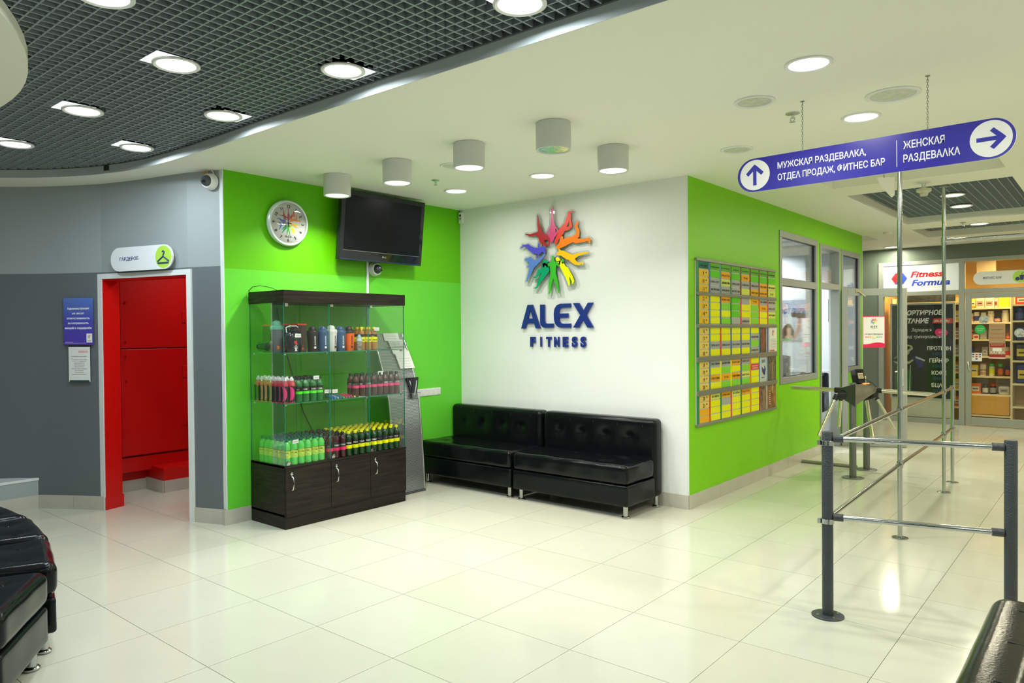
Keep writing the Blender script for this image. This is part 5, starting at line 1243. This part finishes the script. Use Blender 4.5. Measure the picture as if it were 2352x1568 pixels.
ROWS = [
 [('D', 'ВРЕМЯ')]+[('H', s) for s in ('ПОНЕДЕЛЬНИК', 'ВТОРНИК', 'СРЕДА', 'ЧЕТВЕРГ', 'ПЯТНИЦА', 'СУББОТА', 'ВОСКРЕСЕНЬЕ')],
 ['9:00', ('g', ''), ('o', 'PILATES'), ('g', ''), ('o', 'YOGA'), ('g', ''), ('g', ''), ('g', '')],
 ['10:00', ('G', 'SUPER SCULPT'), ('l', 'ЗДОРОВАЯ СПИНА'), ('G', 'SUPER SCULPT'), ('G', 'LOWER BODY'), ('G', 'SUPER SCULPT'), ('o', 'STRETCHING'), ('l', 'MIX BALANCE')],
 ['11:00', ('G', 'ABS+STRETCHING'), ('G', 'UPPER BODY'), ('G', 'ABS+STRETCHING'), ('l', ''), ('o', 'STRETCHING'), ('o', 'BUNS+ABS'), ('l', 'STEP')],
 ['12:00', ('y', ''), ('o', 'BUNS+ABS'), ('g', ''), ('G', ''), ('o', 'YOGA'), ('G', 'TOTAL CONDITION'), ('G', 'ABS+STRETCHING')],
 ['13:00', ('y', ''), ('L', ''), ('g', ''), ('y', ''), ('L', ''), ('o', 'YOGA'), ('G', 'SUPER SCULPT')],
 ['14:00', ('y', ''), ('y', ''), ('g', ''), ('y', ''), ('L', ''), ('y', ''), ('l', 'BODY BALANCE')],
 ['15:00', ('y', ''), ('L', ''), ('e', ''), ('G', 'LOWER BODY'), ('L', ''), ('y', ''), ('L', '')],
 ['16:00', ('y', ''), ('y', ''), ('y', ''), ('y', ''), ('y', ''), None, None],
 ['17:00', ('y', ''), ('y', ''), ('y', ''), ('y', ''), ('G', 'ABS+STRETCHING'), None, None],
 ['17:30', ('G', 'UPPER BODY'), ('G', 'SUPER SCULPT'), ('G', 'FUNCTIONAL'), ('G', 'ABS+STRETCHING'), ('L', ''), None, None],
 ['18:00', ('y', ''), ('y', ''), ('y', ''), ('y', ''), ('G', 'LOWER BODY'), None, None],
 ['18:30', ('G', 'TOTAL CONDITION'), ('G', 'ABS+STRETCHING'), ('o', 'BUNS+ABS'), ('G', 'SUPER SCULPT'), ('y', ''), None, None],
 ['19:00', ('y', ''), ('L', ''), ('y', ''), ('L', ''), ('R', 'FUNCTIONAL TRAINING'), None, None],
 ['19:30', ('o', 'STRETCHING'), ('o', 'YOGA'), ('o', 'STRETCHING'), ('l', 'BODY BALL'), ('y', ''), None, None],
 ['20:00', ('y', ''), ('L', ''), ('L', ''), ('L', ''), ('y', ''), None, None],
 ['20:30', ('l', 'BOXING'), ('o', 'LATINA DANCE'), ('l', 'BOXING'), ('o', 'PILATES'), ('y', ''), None, None],
 ['21:00', ('y', ''), ('e', ''), ('y', ''), ('y', ''), ('y', ''), None, None],
 [('o', ''), ('y', ''), ('y', ''), ('y', ''), ('y', ''), ('y', ''), None, None],
 [('o', ''), ('y', ''), ('y', ''), ('y', ''), ('y', ''), ('y', ''), None, None]]
SEPS = ['bcdmmmm', 'cbdpyrp', 'cpbbccb', 'cyyboyc'.replace('yc', 'cc'), 'rdpdop ']
SEPS[3] = 'cyyb'+'occ'
GZ = [(1.872, 2.145), (1.588, 1.852), (1.300, 1.566), (1.002, 1.264), (.715, .968)]
u_t0, u_t1 = U0+.055, U0+.248; pitch = (U1-.004-u_t1)/7
for gi, (z0, z1) in enumerate(GZ):
    MB().box(U0+.002, u_t0-.004, z0-.003, z1+.003, .012, .014, FB_).build('green_strip', SM['d'] if gi != 3 else mat('strip_green_bright', (.0, .35, .05), .4), t)
    rh = (z1-z0)/4
    for ci, sc_ in enumerate(SEPS[gi]):
        if sc_ == ' ': continue
        a = u_t1+pitch*ci; MB().box(a, a+.032, z0-.003, z1+.003, .012, .0145, FB_).build('divider_strip', SM[sc_], t)
    for r in range(4):
        row = ROWS[gi*4+r]; zt = z1-rh*r
        for ci, cell in enumerate(row):
            if cell is None: continue
            if ci == 0: a, b2 = u_t0, u_t1-.003
            else: a, b2 = u_t1+pitch*(ci-1)+.034, u_t1+pitch*ci-.002
            tt = None
            if isinstance(cell, str): tt = cell; cell = ('T' if gi < 2 else 't', '')
            dz = random.uniform(0, .003)
            cm_ = CM[cell[0]]
            cd_ = MB().box(a, b2, zt-rh+.005+dz, zt-.003+dz*.3, .012, .0155+random.uniform(0, .001), FB_).build('card', cm_, t)
            zc = zt-rh/2
            if tt:
                hh_, mm = tt.split(':'); text(hh_, FB_, a+.085 if len(hh_) > 1 else a+.085, zc-.018, .034, cd_, BPRINT, 'C', None, .01, w=.0166, res=2); text(mm, FB_, a+.140, zc+.0, .015, cd_, BPRINT, 'C', None, .0, w=.0166, res=2)
            elif cell[1]:
                ln = len(cell[1]); m_ = WPRINT if cell[0] == 'R' else BPRINT
                if cell[0] == 'R':
                    for k, s in enumerate(cell[1].split()): text(s, FB_, (a+b2)/2, zc+.004-.022*k, .012, cd_, m_, 'C', .15, .01, w=.0166, res=1)
                else: text(cell[1], FB_, (a+b2)/2, zc-.009, .012 if cell[0] in 'HD' else .020, cd_, m_, 'C', min(.18, .026*ln), .005, w=.0166, res=1)
for z0, z1 in ((1.852, 1.872), (1.566, 1.588), (1.264, 1.300), (.968, 1.002)):
    MB().box(U0+.004, U1+.004, z0-.006, z1+.002, .012, .030, FB_).box(U0+.004, U1+.004, z0+.006, z0+.012, .030, .033, FB_).build('rail', OLIVE, t, bevel=.002)
MB().box(U0-.002, U1+.004, 2.145, 2.168, .0, .024, FB_).build('rail', OLIVE, t, bevel=.002); MB().box(U0-.002, U1+.004, .692, .715, .0, .024, FB_).build('rail', OLIVE, t, bevel=.002)
# pictures pushed into the rails
def pic(u0, u1, z0, z1, m, par=t, nm='picture_card'): return MB().box(u0, u1, z0, z1, .012, .018, FB_).build(nm, m, par)
PB = mat('photo_brown', (.10, .06, .045), .4, noise=.9, nscale=25); PD = mat('photo_dark', (.09, .085, .06), .4, noise=.9, nscale=22)
c5, c6 = u_t1+pitch*5+.034, u_t1+pitch*6+.034
a = pic(c5, c5+.165, 1.300, 1.566, PB)
blob([[(0, 110, 12), (-5, 60, 20), (0, 0, 14), (-20, -60, 9), (-30, -110, 7)], [(0, 0, 14), (25, -60, 9), (20, -115, 7)]], mat('photo_red', (.35, .05, .04), .4), .018, .0186, 'figure', a, Fr(FRT(c5+.09, 1.44), (0, 1, 0)))
a = pic(c6+.02, U1+.03, 1.310, 1.575, PAPER); FQ = Fr(FRT(0, 0, .0002), (0, 1, 0))
emblem(FRT, (c6+.02+U1+.03)/2, 1.505, .085/760, a, .0182, .0188, 2)
for k in range(9): MB().box(c6+.045, U1+.01, 1.435-.012*k, 1.438-.012*k, .018, .0185, FRT).build('print', mat('crimson_print', (.8, .01, .08)) if 3 < k < 6 else GPRINT, a)
MB().box(c6+.03, U1-.03, 1.314, 1.326, .018, .0186, FRT).build('print', mat('crimson_print', (.8, .01, .08)), a)
a = pic(c5-.01, c5+.155, 1.002, 1.264, mat('photo_pale', (.50, .60, .66), .4))
blob([[(-40, 30, 8), (-20, 0, 22), (20, -20, 30), (45, 10, 18), (30, 40, 8)]], NAVY, .018, .0186, 'figure', a, Fr(FRT(c5+.085, 1.12), (0, 1, 0)), .001)
text('ХИТ', FRT, c5+.085, 1.20, .030, a, BLU, 'C', .10, .02, w=.0186); text('ЛЕТА', FRT, c5+.075, 1.04, .012, a, BLU, 'C', .08, .02, w=.0186)
a = pic(c6-.01, U1, 1.002, 1.264, PD)
blob([[(0, 60, 10), (0, 20, 16), (-10, -50, 9), (-12, -110, 6)], [(0, 20, 12), (14, -50, 9), (16, -110, 6)], [(-45, 58, 4), (45, 50, 4)]], mat('photo_skin', (.35, .20, .10), .4), .018, .0186, 'figure', a, Fr(FRT(c6+.10, 1.13), (0, 1, 0)))
a = pic(c5-.015, c5+.16, .715, .968, mat('photo_brown2', (.20, .12, .08), .4, noise=.8, nscale=20))
blob([[(10, 80, 10), (10, 40, 16), (5, -20, 14), (0, -90, 8)], [(5, -20, 12), (20, -60, 8), (22, -100, 7)]], mat('photo_skin', (.45, .22, .10), .4), .018, .0186, 'figure', a, Fr(FRT(c5+.09, .84), (0, 1, 0)))
a = pic(c6-.02, U1, .715, .968, mat('photo_orange', (.26, .11, .03), .4, noise=.6, nscale=14))
blob([[(0, 70, 7), (5, 30, 11), (-5, -10, 9), (10, -40, 6)], [(5, 30, 8), (22, 45, 5)]], mat('print_gold', (.80, .60, .02), .4), .018, .0186, 'figure', a, Fr(FRT(c6+.11, .90), (0, 1, 0)), .0008)
for k in range(7): MB().box(c6, c6+.045, .76+.022*k, .764+.022*k, .018, .0186, FRT).build('print', WPRINT, a)
MB().box(U0, U1, V0+.01, V1-.01, .0335, .0355, FB_).build('clear_cover', glass('board_cover', (.99, .995, .99), .05), t)
# ================================================================== SHOP FRONT
s = sgroup('window_3', (2.4, YS, 0)); b = MB()
F = FSH
b.box(2.385, 2.462, 0, 2.635, -.08, .02, F).box(3.552, 3.632, 0, 2.635, -.08, .02, F).box(2.462, 3.552, 2.575, 2.635, -.08, .02, F).box(2.462, 3.552, 2.07, 2.138, -.08, .018, F).box(2.462, 3.552, 0, .075, -.08, .018, F)
b.build('window_frame', ALU, s, bevel=.003)
MB().box(2.462, 3.552, .075, 2.07, -.03, -.024, F).build('pane', GLASSW, s)
t = thing('shop_sign', (3.0, YS, 2.35), 'white shop sign board with red and blue letters and a hexagon emblem', 'sign')
MB().box(2.464, 3.550, 2.140, 2.573, -.02, .004, F).build('board', mat('shop_sign_white', (.74, .80, .84), .35, emit=.18, ecol=(.8, .9, 1)), t)
hx = [(2.70+.125*math.cos(PI/6*0+k*PI/3), 2.362+.112*math.sin(k*PI/3)) for k in range(6)]
MB().plate([hx], .004, .006, F).build('hexagon_rim', mat('hex_silver', (.35, .38, .42), .3, metal=.5), t)
def sc(P, k, cx, cy): return [(cx+(x-cx)*k, cy+(y-cy)*k) for x, y in P]
hi_ = sc(hx, .90, 2.70, 2.362)
lft = [p for p in hi_ if p[0] < 2.70]; 
MB().plate([[hi_[2], hi_[3], hi_[4], (2.66, 2.30), (2.70, 2.362), (2.665, 2.40)]], .006, .008, F).build('red_half', mat('shop_red', (.72, .02, .035), .35), t)
MB().plate([[hi_[5], hi_[0], hi_[1], (2.735, 2.42), (2.70, 2.362), (2.735, 2.31)]], .006, .008, F).build('blue_half', mat('shop_blue', (.03, .07, .55), .35), t)
MB().plate([[hi_[1], hi_[2], (2.665, 2.40), (2.70, 2.362), (2.735, 2.42)][::1]], .006, .0075, F).build('red_cap', MATS['shop_red'], t)
MB().plate([[hi_[4], hi_[5], (2.735, 2.31), (2.70, 2.362), (2.66, 2.30)][::1]], .006, .0075, F).build('blue_foot', MATS['shop_blue'], t)
MB().plate([rect(2.675, 2.725, 2.372, 2.384)], .008, .010, F).plate([rect(2.675, 2.725, 2.340, 2.352)], .008, .010, F).build('bar', WPRINT, t)
text('Fitness', F, 2.865, 2.372, .098, t, MATS['shop_red'], 'L', .475, .035, .25, w=.004, res=4)
text('Formula', F, 2.88, 2.235, .098, t, MATS['shop_blue'], 'L', .555, .035, .25, w=.004, res=4)
# black price banner behind the pane
t = thing('banner', (3.0, YS+.08, 1.2), 'black sports nutrition price banner in a silver frame behind the shop window', 'banner')
FBN = Fr((0, YS+.09, 0), (1, 0, 0)); 
b = MB(); frame(b, FBN, 2.545, 3.487, .37, 1.95, .028, -.03, .012); b.build('banner_frame', mat('banner_frame', (.58, .62, .58), .3, metal=.4), t)
MB().box(2.573, 3.459, .398, 1.922, -.015, 0, FBN).build('panel', mat('banner_black', (.010, .014, .014), .3, noise=.3), t)
MB().box(2.56, 3.47, .08, .37, -.02, 0, FBN).build('base_panel', mat('banner_base', (.78, .80, .62), .5), t)
B_ = FBN
text('СПОРТИВНОЕ', B_, 2.66, 1.755, .078, t, WPRINT, 'L', .655, .035, .2, w=.001)
text('ПИТАНИЕ', B_, 2.66, 1.620, .078, t, WPRINT, 'L', .46, .035, .2, w=.001)
MB().plate([[(3.165, 1.615), (3.455, 1.615), (3.455, 1.695), (3.185, 1.695)]], .001, .003, B_).build('red_tag', mat('tag_red', (.65, .05, .02), .4), t)
text('UFA.2WF.RU', B_, 3.19, 1.635, .038, t, WPRINT, 'L', .22, .02, .2, w=.003)
text('Зарядись', B_, 2.86, 1.485, .055, t, WPRINT, 'L', .30, 0, .35, w=.001)
text('перед тренировкой', B_, 2.68, 1.375, .052, t, WPRINT, 'L', .62, 0, .35, w=.001)
MB().plate([circ(3.26, 1.47, .058, 24), ], .001, .003, B_).plate([circ(3.33, 1.465, .055, 24)], .001, .0032, B_).build('pink_badge', mat('badge_pink', (.85, .03, .20), .4), t)
text('2=1', B_, 3.295, 1.455, .03, t, WPRINT, 'C', .08, .01, w=.0035)
for k, (a, p) in enumerate((('ПРОТЕИН', '100Р'), ('ГЕЙНЕР', '100Р'), ('КОФЕ', '50Р'), ('БЦАА', '50Р'))):
    z = 1.180-.1995*k; text(a, B_, 3.26, z, .062, t, WPRINT, 'C', (.335, .275, .21, .21)[k], .03, w=.001); text(p, B_, 3.26, z-.083, .052, t, mat('banner_blue', (.03, .14, .26), .5), 'C', .17, 0, w=.001)
GREYP = mat('banner_figure', (.42, .48, .30), .5, noise=.3, nscale=12); GRNP = mat('banner_shaker_green', (.0, .12, .03), .5, noise=.4, nscale=10)
blob([[(-10, 300, 20), (60, 290, 14), (70, 250, 14), (20, 220, 22), (0, 180, 30)], [(-60, 30, 20), (-140, 60, 14), (-190, 90, 8)], [(-60, 20, 28), (-160, 10, 12), (-200, 40, 7)], [(-60, 20, 30), (20, 20, 20), (90, 70, 12)]], GREYP, .001, .0025, 'milk_splash', t, Fr(B_(2.80, .95), (1, 0, 0)), .001)
blob([[(-130, -180, 70), (-120, -380, 66), (-118, -480, 60)], [(0, -160, 66), (0, -400, 60), (0, -480, 58)]], GRNP, .001, .002, 'shaker_picture', t, Fr(B_(2.80, .95), (1, 0, 0)), .001)
blob([[(120, 90, 40), (180, 60, 55), (190, -20, 46)]], mat('banner_navy', (.025, .03, .16), .5), .0025, .0035, 'scoop_picture', t, Fr(B_(2.80, .95), (1, 0, 0)), .001)
MB().plate([[(2.93, 1.075), (3.06, 1.02), (3.055, .995), (2.92, 1.05)]], .0036, .0045, B_).plate([[(2.84, .93), (2.852, .93), (2.838, .43), (2.826, .43)]], .0026, .0032, B_).build('straw', mat('banner_pale', (.5, .6, .45), .5), t)
# ---- glazed shop door and transom
s = sgroup('door_3', (3.63, YS, 0)); b = MB()
b.box(3.632, 5.6, 2.575, 2.635, -.08, .02, F).box(3.632, 5.6, 2.085, 2.150, -.08, .018, F).box(4.62, 4.70, 0, 2.085, -.08, .018, F).box(4.62, 4.70, 2.15, 2.575, -.08, .018, F).box(5.52, 5.6, 0, 2.635, -.08, .018, F).box(4.7, 5.52, 0, .15, -.08, .018, F)
b.build('door_frame', ALU, s, bevel=.003)
MB().box(3.632, 4.62, 2.15, 2.575, -.03, -.024, F).box(4.70, 5.52, .15, 2.575, -.03, -.024, F).build('pane', GLASSW, s)
lf2 = MB(); lf2.box(3.645, 3.722, .012, 2.078, -.03, .022, F).box(4.535, 4.612, .012, 2.078, -.03, .022, F).box(3.722, 4.535, 1.998, 2.078, -.03, .022, F).box(3.722, 4.535, .012, .135, -.03, .022, F)
lf2 = lf2.build('door_leaf_frame', ALU, s, bevel=.003)
MB().box(3.72, 4.537, .133, 2.0, -.008, -.002, F).build('pane', GLASSW, s)
MB().tube([F(3.683, 1.0, .022), F(3.683, 1.0, .06), F(3.690, .96, .068), F(3.700, .88, .06), F(3.700, .86, .022)], .010, 10).build('handle', mat('pale_handle', (.6, .6, .6)), s, smooth=60)
# pill sign on the transom
t = thing('bar_sign', (4.15, YS, 2.3), 'white pill sign with lime disc on the transom above the shop door', 'sign')
MB().plate([pill(3.747, 4.46, 2.205, 2.408, 14)], .002, .012, F).build('panel', mat('sign_white', (.8, .83, .86)), t)
MB().plate([circ(4.352, 2.3065, .093, 40)], .012, .013, F).build('disc', LIME, t)
text('ФИТНЕС БАР', F, 3.875, 2.29, .034, t, NAVYT, 'L', .245, .012, w=.012)
b = MB(); b.plate([[(4.352, 2.255), (4.395, 2.255), (4.402, 2.33), (4.345, 2.33)]], .013, .0145, F).tube([F(4.372, 2.32, .0145), F(4.380, 2.365, .0145), F(4.408, 2.372, .0145)], .003, 6).lathe([(.028, .013), (.028, .0145), (0, .0147)], 20, F=lambda x, y, z: F(4.320+x, 2.275+y, z)); b.build('drink_symbol', NAVYT, t)
# stickers on the door glass
def sticker(name, label, shape, m, w=.0, txt=()):
    o = tag(MB().plate([shape], w, w+.0015, F).build(name, m, rootloc=Vector((shape[0][0], YS, shape[0][1]))), label, 'sticker', 'stickers on the shop door')
    for s_, u, v, h, wd, m_ in txt: text(s_, F, u, v, h, o, m_, 'C', wd, .005, w=w+.0015, res=1)
    return o
OR_ = mat('print_orange', (.45, .12, .02), .5)
sticker('sticker', 'beige opening hours sheet on the shop door glass', rect(3.955, 4.165, 1.30, 1.60), mat('beige_sheet', (.42, .29, .17), .6), txt=[('Fitness Formula', 4.06, 1.555, .018, .15, OR_), ('режим работы', 4.06, 1.50, .014, .14, BPRINT), ('9:00-22:00', 4.06, 1.43, .030, .17, OR_), ('10:00-21:00', 4.06, 1.365, .030, .17, OR_)])
o = sticker('sticker', 'red and beige discount card sheet on the shop door glass', rect(3.955, 4.168, 1.055, 1.295), mat('beige_sheet', (.4, .3, .2)), txt=[('рассрочка 0%', 4.06, 1.265, .014, .15, WPRINT), ('ХАЛВА', 4.062, 1.135, .038, .19, WPRINT)])
MB().plate([rect(3.955, 4.168, 1.055, 1.125)], .0016, .002, F).plate([rect(3.965, 4.158, 1.235, 1.29)], .0016, .002, F).build('red_band', mat('dark_red_print', (.35, .02, .015), .5), o)
MB().plate([rect(4.0, 4.12, 1.175, 1.225)], .0016, .002, F).plate([rect(3.955, 4.168, 1.062, 1.078)], .002, .0024, F).build('white_band', WPRINT, o)
sticker('sticker', 'round green sticker on the shop door glass', circ(3.838, 1.512, .072, 28), mat('sticker_green', (.02, .45, .08), .5), txt=[('ДОСТАВКА', 3.838, 1.515, .016, .10, WPRINT), ('24 ЧАСА', 3.838, 1.485, .014, .07, WPRINT)])
sticker('sticker', 'round pale blue sticker above the green sticker on the shop door', circ(3.888, 1.665, .066, 28), mat('sticker_pale', (.45, .52, .50), .5, noise=.4, nscale=30), txt=[('Wow!', 3.90, 1.62, .03, .07, NAVYT)])
sticker('sticker', 'round pale blue sticker at the right of the shop door', circ(4.345, 1.455, .066, 28), mat('sticker_pale', (.45, .52, .50)), txt=[('Wow!', 4.36, 1.41, .03, .07, NAVYT)])
o = sticker('sticker', 'white payment card logos sticker low on the shop door', rect(3.724, 3.862, 1.015, 1.145), PAPER)
for k, (m_, u, v) in enumerate(((MATS['shop_blue'], 3.745, 1.12), (MATS['shop_red'], 3.79, 1.12), (MATS['shop_blue'], 3.835, 1.12), (MATS['tag_red'], 3.79, 1.085), (MATS['shop_blue'], 3.79, 1.05), (GPRINT, 3.745, 1.085), (GPRINT, 3.835, 1.085))):
    MB().plate([rect(u-.014, u+.014, v-.010, v+.010)], .0016, .0022, F).build('logo_print', m_, o)

# ================================================================== SHOP INTERIOR
AMB = mat('shop_wall_paint', (.62, .42, .14), .6)
struct('wall_shop_inner', MB().box(2.3, 7.5, 9.35, 9.45, 0, 2.9).box(2.26, 2.36, 7.78, 9.4, 0, 2.9), AMB)
struct('ceiling_shop', MB().box(2.3, 7.5, 7.78, 9.4, 2.80, 2.86), mat('shop_ceiling', (.65, .55, .35), .7))
lamp('shop_light', 4.1, 8.0, 2.76, P_SHOP, SHOP, .15, 2.8); lamp('shop_light', 5.2, 8.2, 2.76, P_SHOP, SHOP, .15, 2.8); lamp('shop_light', 2.9, 8.25, 2.76, P_SHOP*.7, SHOP, .15, 2.8)
t = thing('pendant_lamp', (3.9, 8.6, 2.6), 'square shop lamp box seen through the transom', 'ceiling lamp')
MB().box(3.68, 3.95, 8.5, 8.62, 2.45, 2.72).build('housing', mat('lamp_box_brown', (.30, .24, .14), .5), t, bevel=.004)
MB().box(3.685, 3.945, 8.505, 8.615, 2.446, 2.451).build('lens', mat('lit_lens_warm', (1, .9, .6), .5, emit=4, ecol=(1, .85, .5)), t)
CRM = mat('shelf_cream', (.78, .70, .46), .5)
def rack(label, x0, x1, y0, y1, zs, back=True):
    t = thing('shelf_unit', ((x0+x1)/2, y1, 0), label, 'shelf')
    b = MB(); b.box(x0-.02, x0, y0, y1, 0, 2.05).box(x1, x1+.02, y0, y1, 0, 2.05); b.build('side_panel', CRM, t)
    MB().box(x0, x1, y1-.012, y1, 0, 2.05).build('back_panel', mat('shelf_back', (.42, .30, .12), .6), t)
    for z in zs: MB().box(x0, x1, y0, y1-.012, z-.028, z).build('shelf', CRM, t)
    return t
Z1 = [1.864, 1.625, 1.348, 1.073, .753, .458, .12]
rack('cream shop shelf unit with supplement jars behind the door glass', 3.60, 4.17, 8.26, 8.55, Z1)
Z2 = [1.90, 1.645, 1.33, 1.02, .66, .3]
rack('cream shop shelf unit with dark jars at the right behind the door glass', 4.22, 4.95, 8.05, 8.40, Z2)
rack('shop shelf unit behind the black banner', 2.50, 3.50, 8.10, 8.40, [1.95, 1.66, 1.38, 1.1, .82, .54, .25])
MB().box(3.61, 4.16, 8.255, 8.262, .13, .43).build('cupboard_front', mat('orange_laminate', (.62, .36, .06), .4), [o for o in COL.objects if o.name == 'shelf_unit'][0])
MC = {}
def jm(c):
    k = 'product_%d_%d_%d' % tuple(int(v*99) for v in c); return mat(k, c, .4)
W_ = (.72, .68, .56); BK = (.02, .02, .025); NB = (.02, .03, .14); OR = (.75, .16, .02); YL = (.80, .60, .04); LM = (.75, .85, .03); RD = (.6, .04, .03); GN = (.04, .50, .06); GY = (.35, .35, .33); BR = (.12, .06, .03); PK = (.55, .30, .22)
def jar(x, y, z, w, h, c, lid, lab, label, bandcol=None):
    t = thing('supplement_jar', (x, y, z), label, 'jar', 'supplement jars in the shop')
    r = w/2; MB().lathe([(r*.93, 0), (r, .006), (r, h*.72), (r*.8, h*.80), (0, h*.80)], 18, c=(x, y, z)).build('jar_body', jm(c), t, smooth=40)
    MB().lathe([(r*.86, h*.78), (r*.86, h*.98), (r*.80, h), (0, h)], 18, c=(x, y, z)).build('lid', jm(lid), t, smooth=40)
    if lab: MB().lathe([(r*1.005, h*.15), (r*1.02, h*.15), (r*1.02, h*.62), (r*1.005, h*.62)], 18, c=(x, y, z)).build('label', jm(lab), t, smooth=40)
def pack(x, y, z, w, h, c, lab, label, d=.07, bag=False):
    t = thing('product_bag' if bag else 'product_box', (x, y, z), label, 'bag' if bag else 'box', 'bags and boxes in the shop')
    if bag:
        cushion(x-w/2, x+w/2, y-d/2, y+d/2, z, z+h, min(.03, d*.45), wob=.004).build('pouch', jm(c), t, smooth=60)
    else: MB().box(x-w/2, x+w/2, y-d/2, y+d/2, z, z+h).build('carton', jm(c), t, bevel=.002)
    if lab: MB().box(x-w*.36, x+w*.36, y-d/2-.004, y-d/2-.001, z+h*.25, z+h*.70).build('label', jm(lab), t); MB().box(x-w*.25, x+w*.25, y-d/2-.006, y-d/2-.004, z+h*.42, z+h*.50).build('print', jm(BK), t)
YJ = 8.34
SN = ['top shelf', 'second shelf down', 'third shelf down', 'fourth shelf down', 'fifth shelf down', 'lowest shelf']
L_ = [
 [('p', 3.655, .08, .15, YL, W_, 1), ('p', 3.755, .11, .155, W_, PK, 0), ('p', 3.885, .12, .155, W_, PK, 0), ('p', 3.972, .04, .14, W_, RD, 0), ('p', 4.085, .13, .165, LM, None, 0)],
 [('j', 3.635, .06, .15, W_, W_, PK), ('j', 3.705, .085, .17, W_, W_, NB), ('j', 3.80, .085, .16, W_, W_, None), ('j', 3.90, .095, .18, W_, W_, (.55, .5, .4)), ('j', 3.99, .09, .095, BK, BK, PK), ('j', 4.095, .10, .19, W_, W_, (.6, .58, .45))],
 [('j', 3.635, .055, .16, NB, OR, OR), ('p', 3.70, .08, .08, W_, RD, 0), ('p', 3.80, .09, .15, GY, None, 0), ('p', 3.92, .10, .12, GY, W_, 0), ('j', 4.06, .07, .11, BK, OR, OR), ('j', 4.13, .06, .10, BR, OR, OR)],
 [('p', 3.64, .06, .16, NB, None, 0), ('p', 3.715, .09, .085, BR, PK, 0), ('p', 3.82, .08, .15, GY, W_, 0), ('p', 3.92, .07, .10, BR, GY, 0), ('j', 4.02, .06, .14, W_, RD, PK), ('j', 4.12, .09, .15, W_, W_, RD)],
 [('p', 3.67, .12, .18, YL, W_, 1), ('j', 3.795, .085, .105, W_, PK, PK), ('j', 3.915, .08, .20, W_, GN, LM), ('j', 4.03, .08, .20, BR, GN, OR), ('j', 4.125, .065, .17, BK, NB, OR)],
 [('p', 3.69, .15, .17, OR, W_, 0), ('j', 3.825, .085, .16, BK, BK, W_), ('j', 3.93, .09, .17, BK, RD, GY), ('p', 4.08, .15, .14, W_, GY, 1)]]
NMc = {id(W_): 'cream', id(BK): 'black', id(NB): 'navy', id(OR): 'orange', id(YL): 'yellow', id(LM): 'lime yellow', id(RD): 'red', id(GN): 'green', id(GY): 'grey', id(BR): 'brown', id(PK): 'pinkish'}
def stock(rows, zs, y, where):
    for si, row in enumerate(rows):
        for k, it in enumerate(row):
            kind, x, w, h, c, c2, c3 = it
            lab = '%s %s, %s from the left, %s of %s' % (NMc.get(id(c), 'coloured'), 'supplement jar' if kind == 'j' else ('product bag' if c3 else 'product box'), ORD[k], SN[si], where)
            if kind == 'j': jar(x, y, zs[si], w, h, c, c2, c3, lab)
            else: pack(x, y, zs[si], w, h, c, c2, lab, bag=bool(c3))
stock(L_, Z1, YJ, 'the shop door shelves')
jar(3.795, YJ, .753+.106, .085, .095, W_, PK, None, 'cream supplement jar stacked on another, fifth shelf of the shop door shelves')
R_ = [
 [('p', 4.33, .16, .14, RD, W_, 0), ('p', 4.52, .16, .12, BR, W_, 0), ('p', 4.72, .14, .15, W_, RD, 0)],
 [('j', 4.30, .13, .20, NB, NB, (.05, .08, .25)), ('j', 4.45, .13, .20, NB, BK, None), ('j', 4.60, .13, .20, NB, NB, OR), ('j', 4.76, .13, .20, BK, BK, W_)],
 [('p', 4.33, .17, .22, NB, W_, 1), ('p', 4.55, .17, .20, W_, NB, 1), ('p', 4.76, .16, .21, BK, OR, 1)],
 [('p', 4.34, .20, .26, BK, YL, 1), ('p', 4.58, .20, .25, BK, GY, 1), ('j', 4.80, .14, .22, RD, BK, W_)],
 [('p', 4.35, .19, .30, NB, YL, 1), ('p', 4.58, .18, .25, W_, RD, 1), ('j', 4.78, .13, .2, BK, BK, GY)],
]
stock(R_, Z2, 8.16, 'the right shop shelves')
M_ = [[('p', x, .08, .16, random.choice([YL, W_, OR, GY]), W_, 0) for x in (2.56, 2.68, 3.34, 3.45)] for k in range(6)]
stock(M_, [1.66, 1.38, 1.1, .82, .54, .25], 8.2, 'the shelves behind the banner')
# dark panels seen above the banner
tag(MB().box(2.6, 3.45, 8.02, 8.04, 1.97, 2.2).build('dark_panel', mat('panel_dark_stripe', (.10, .11, .10), .4, noise=.6, nscale=8), rootloc=Vector((3, 8.03, 2))), 'dark panel visible above the black banner in the shop window', 'panel')
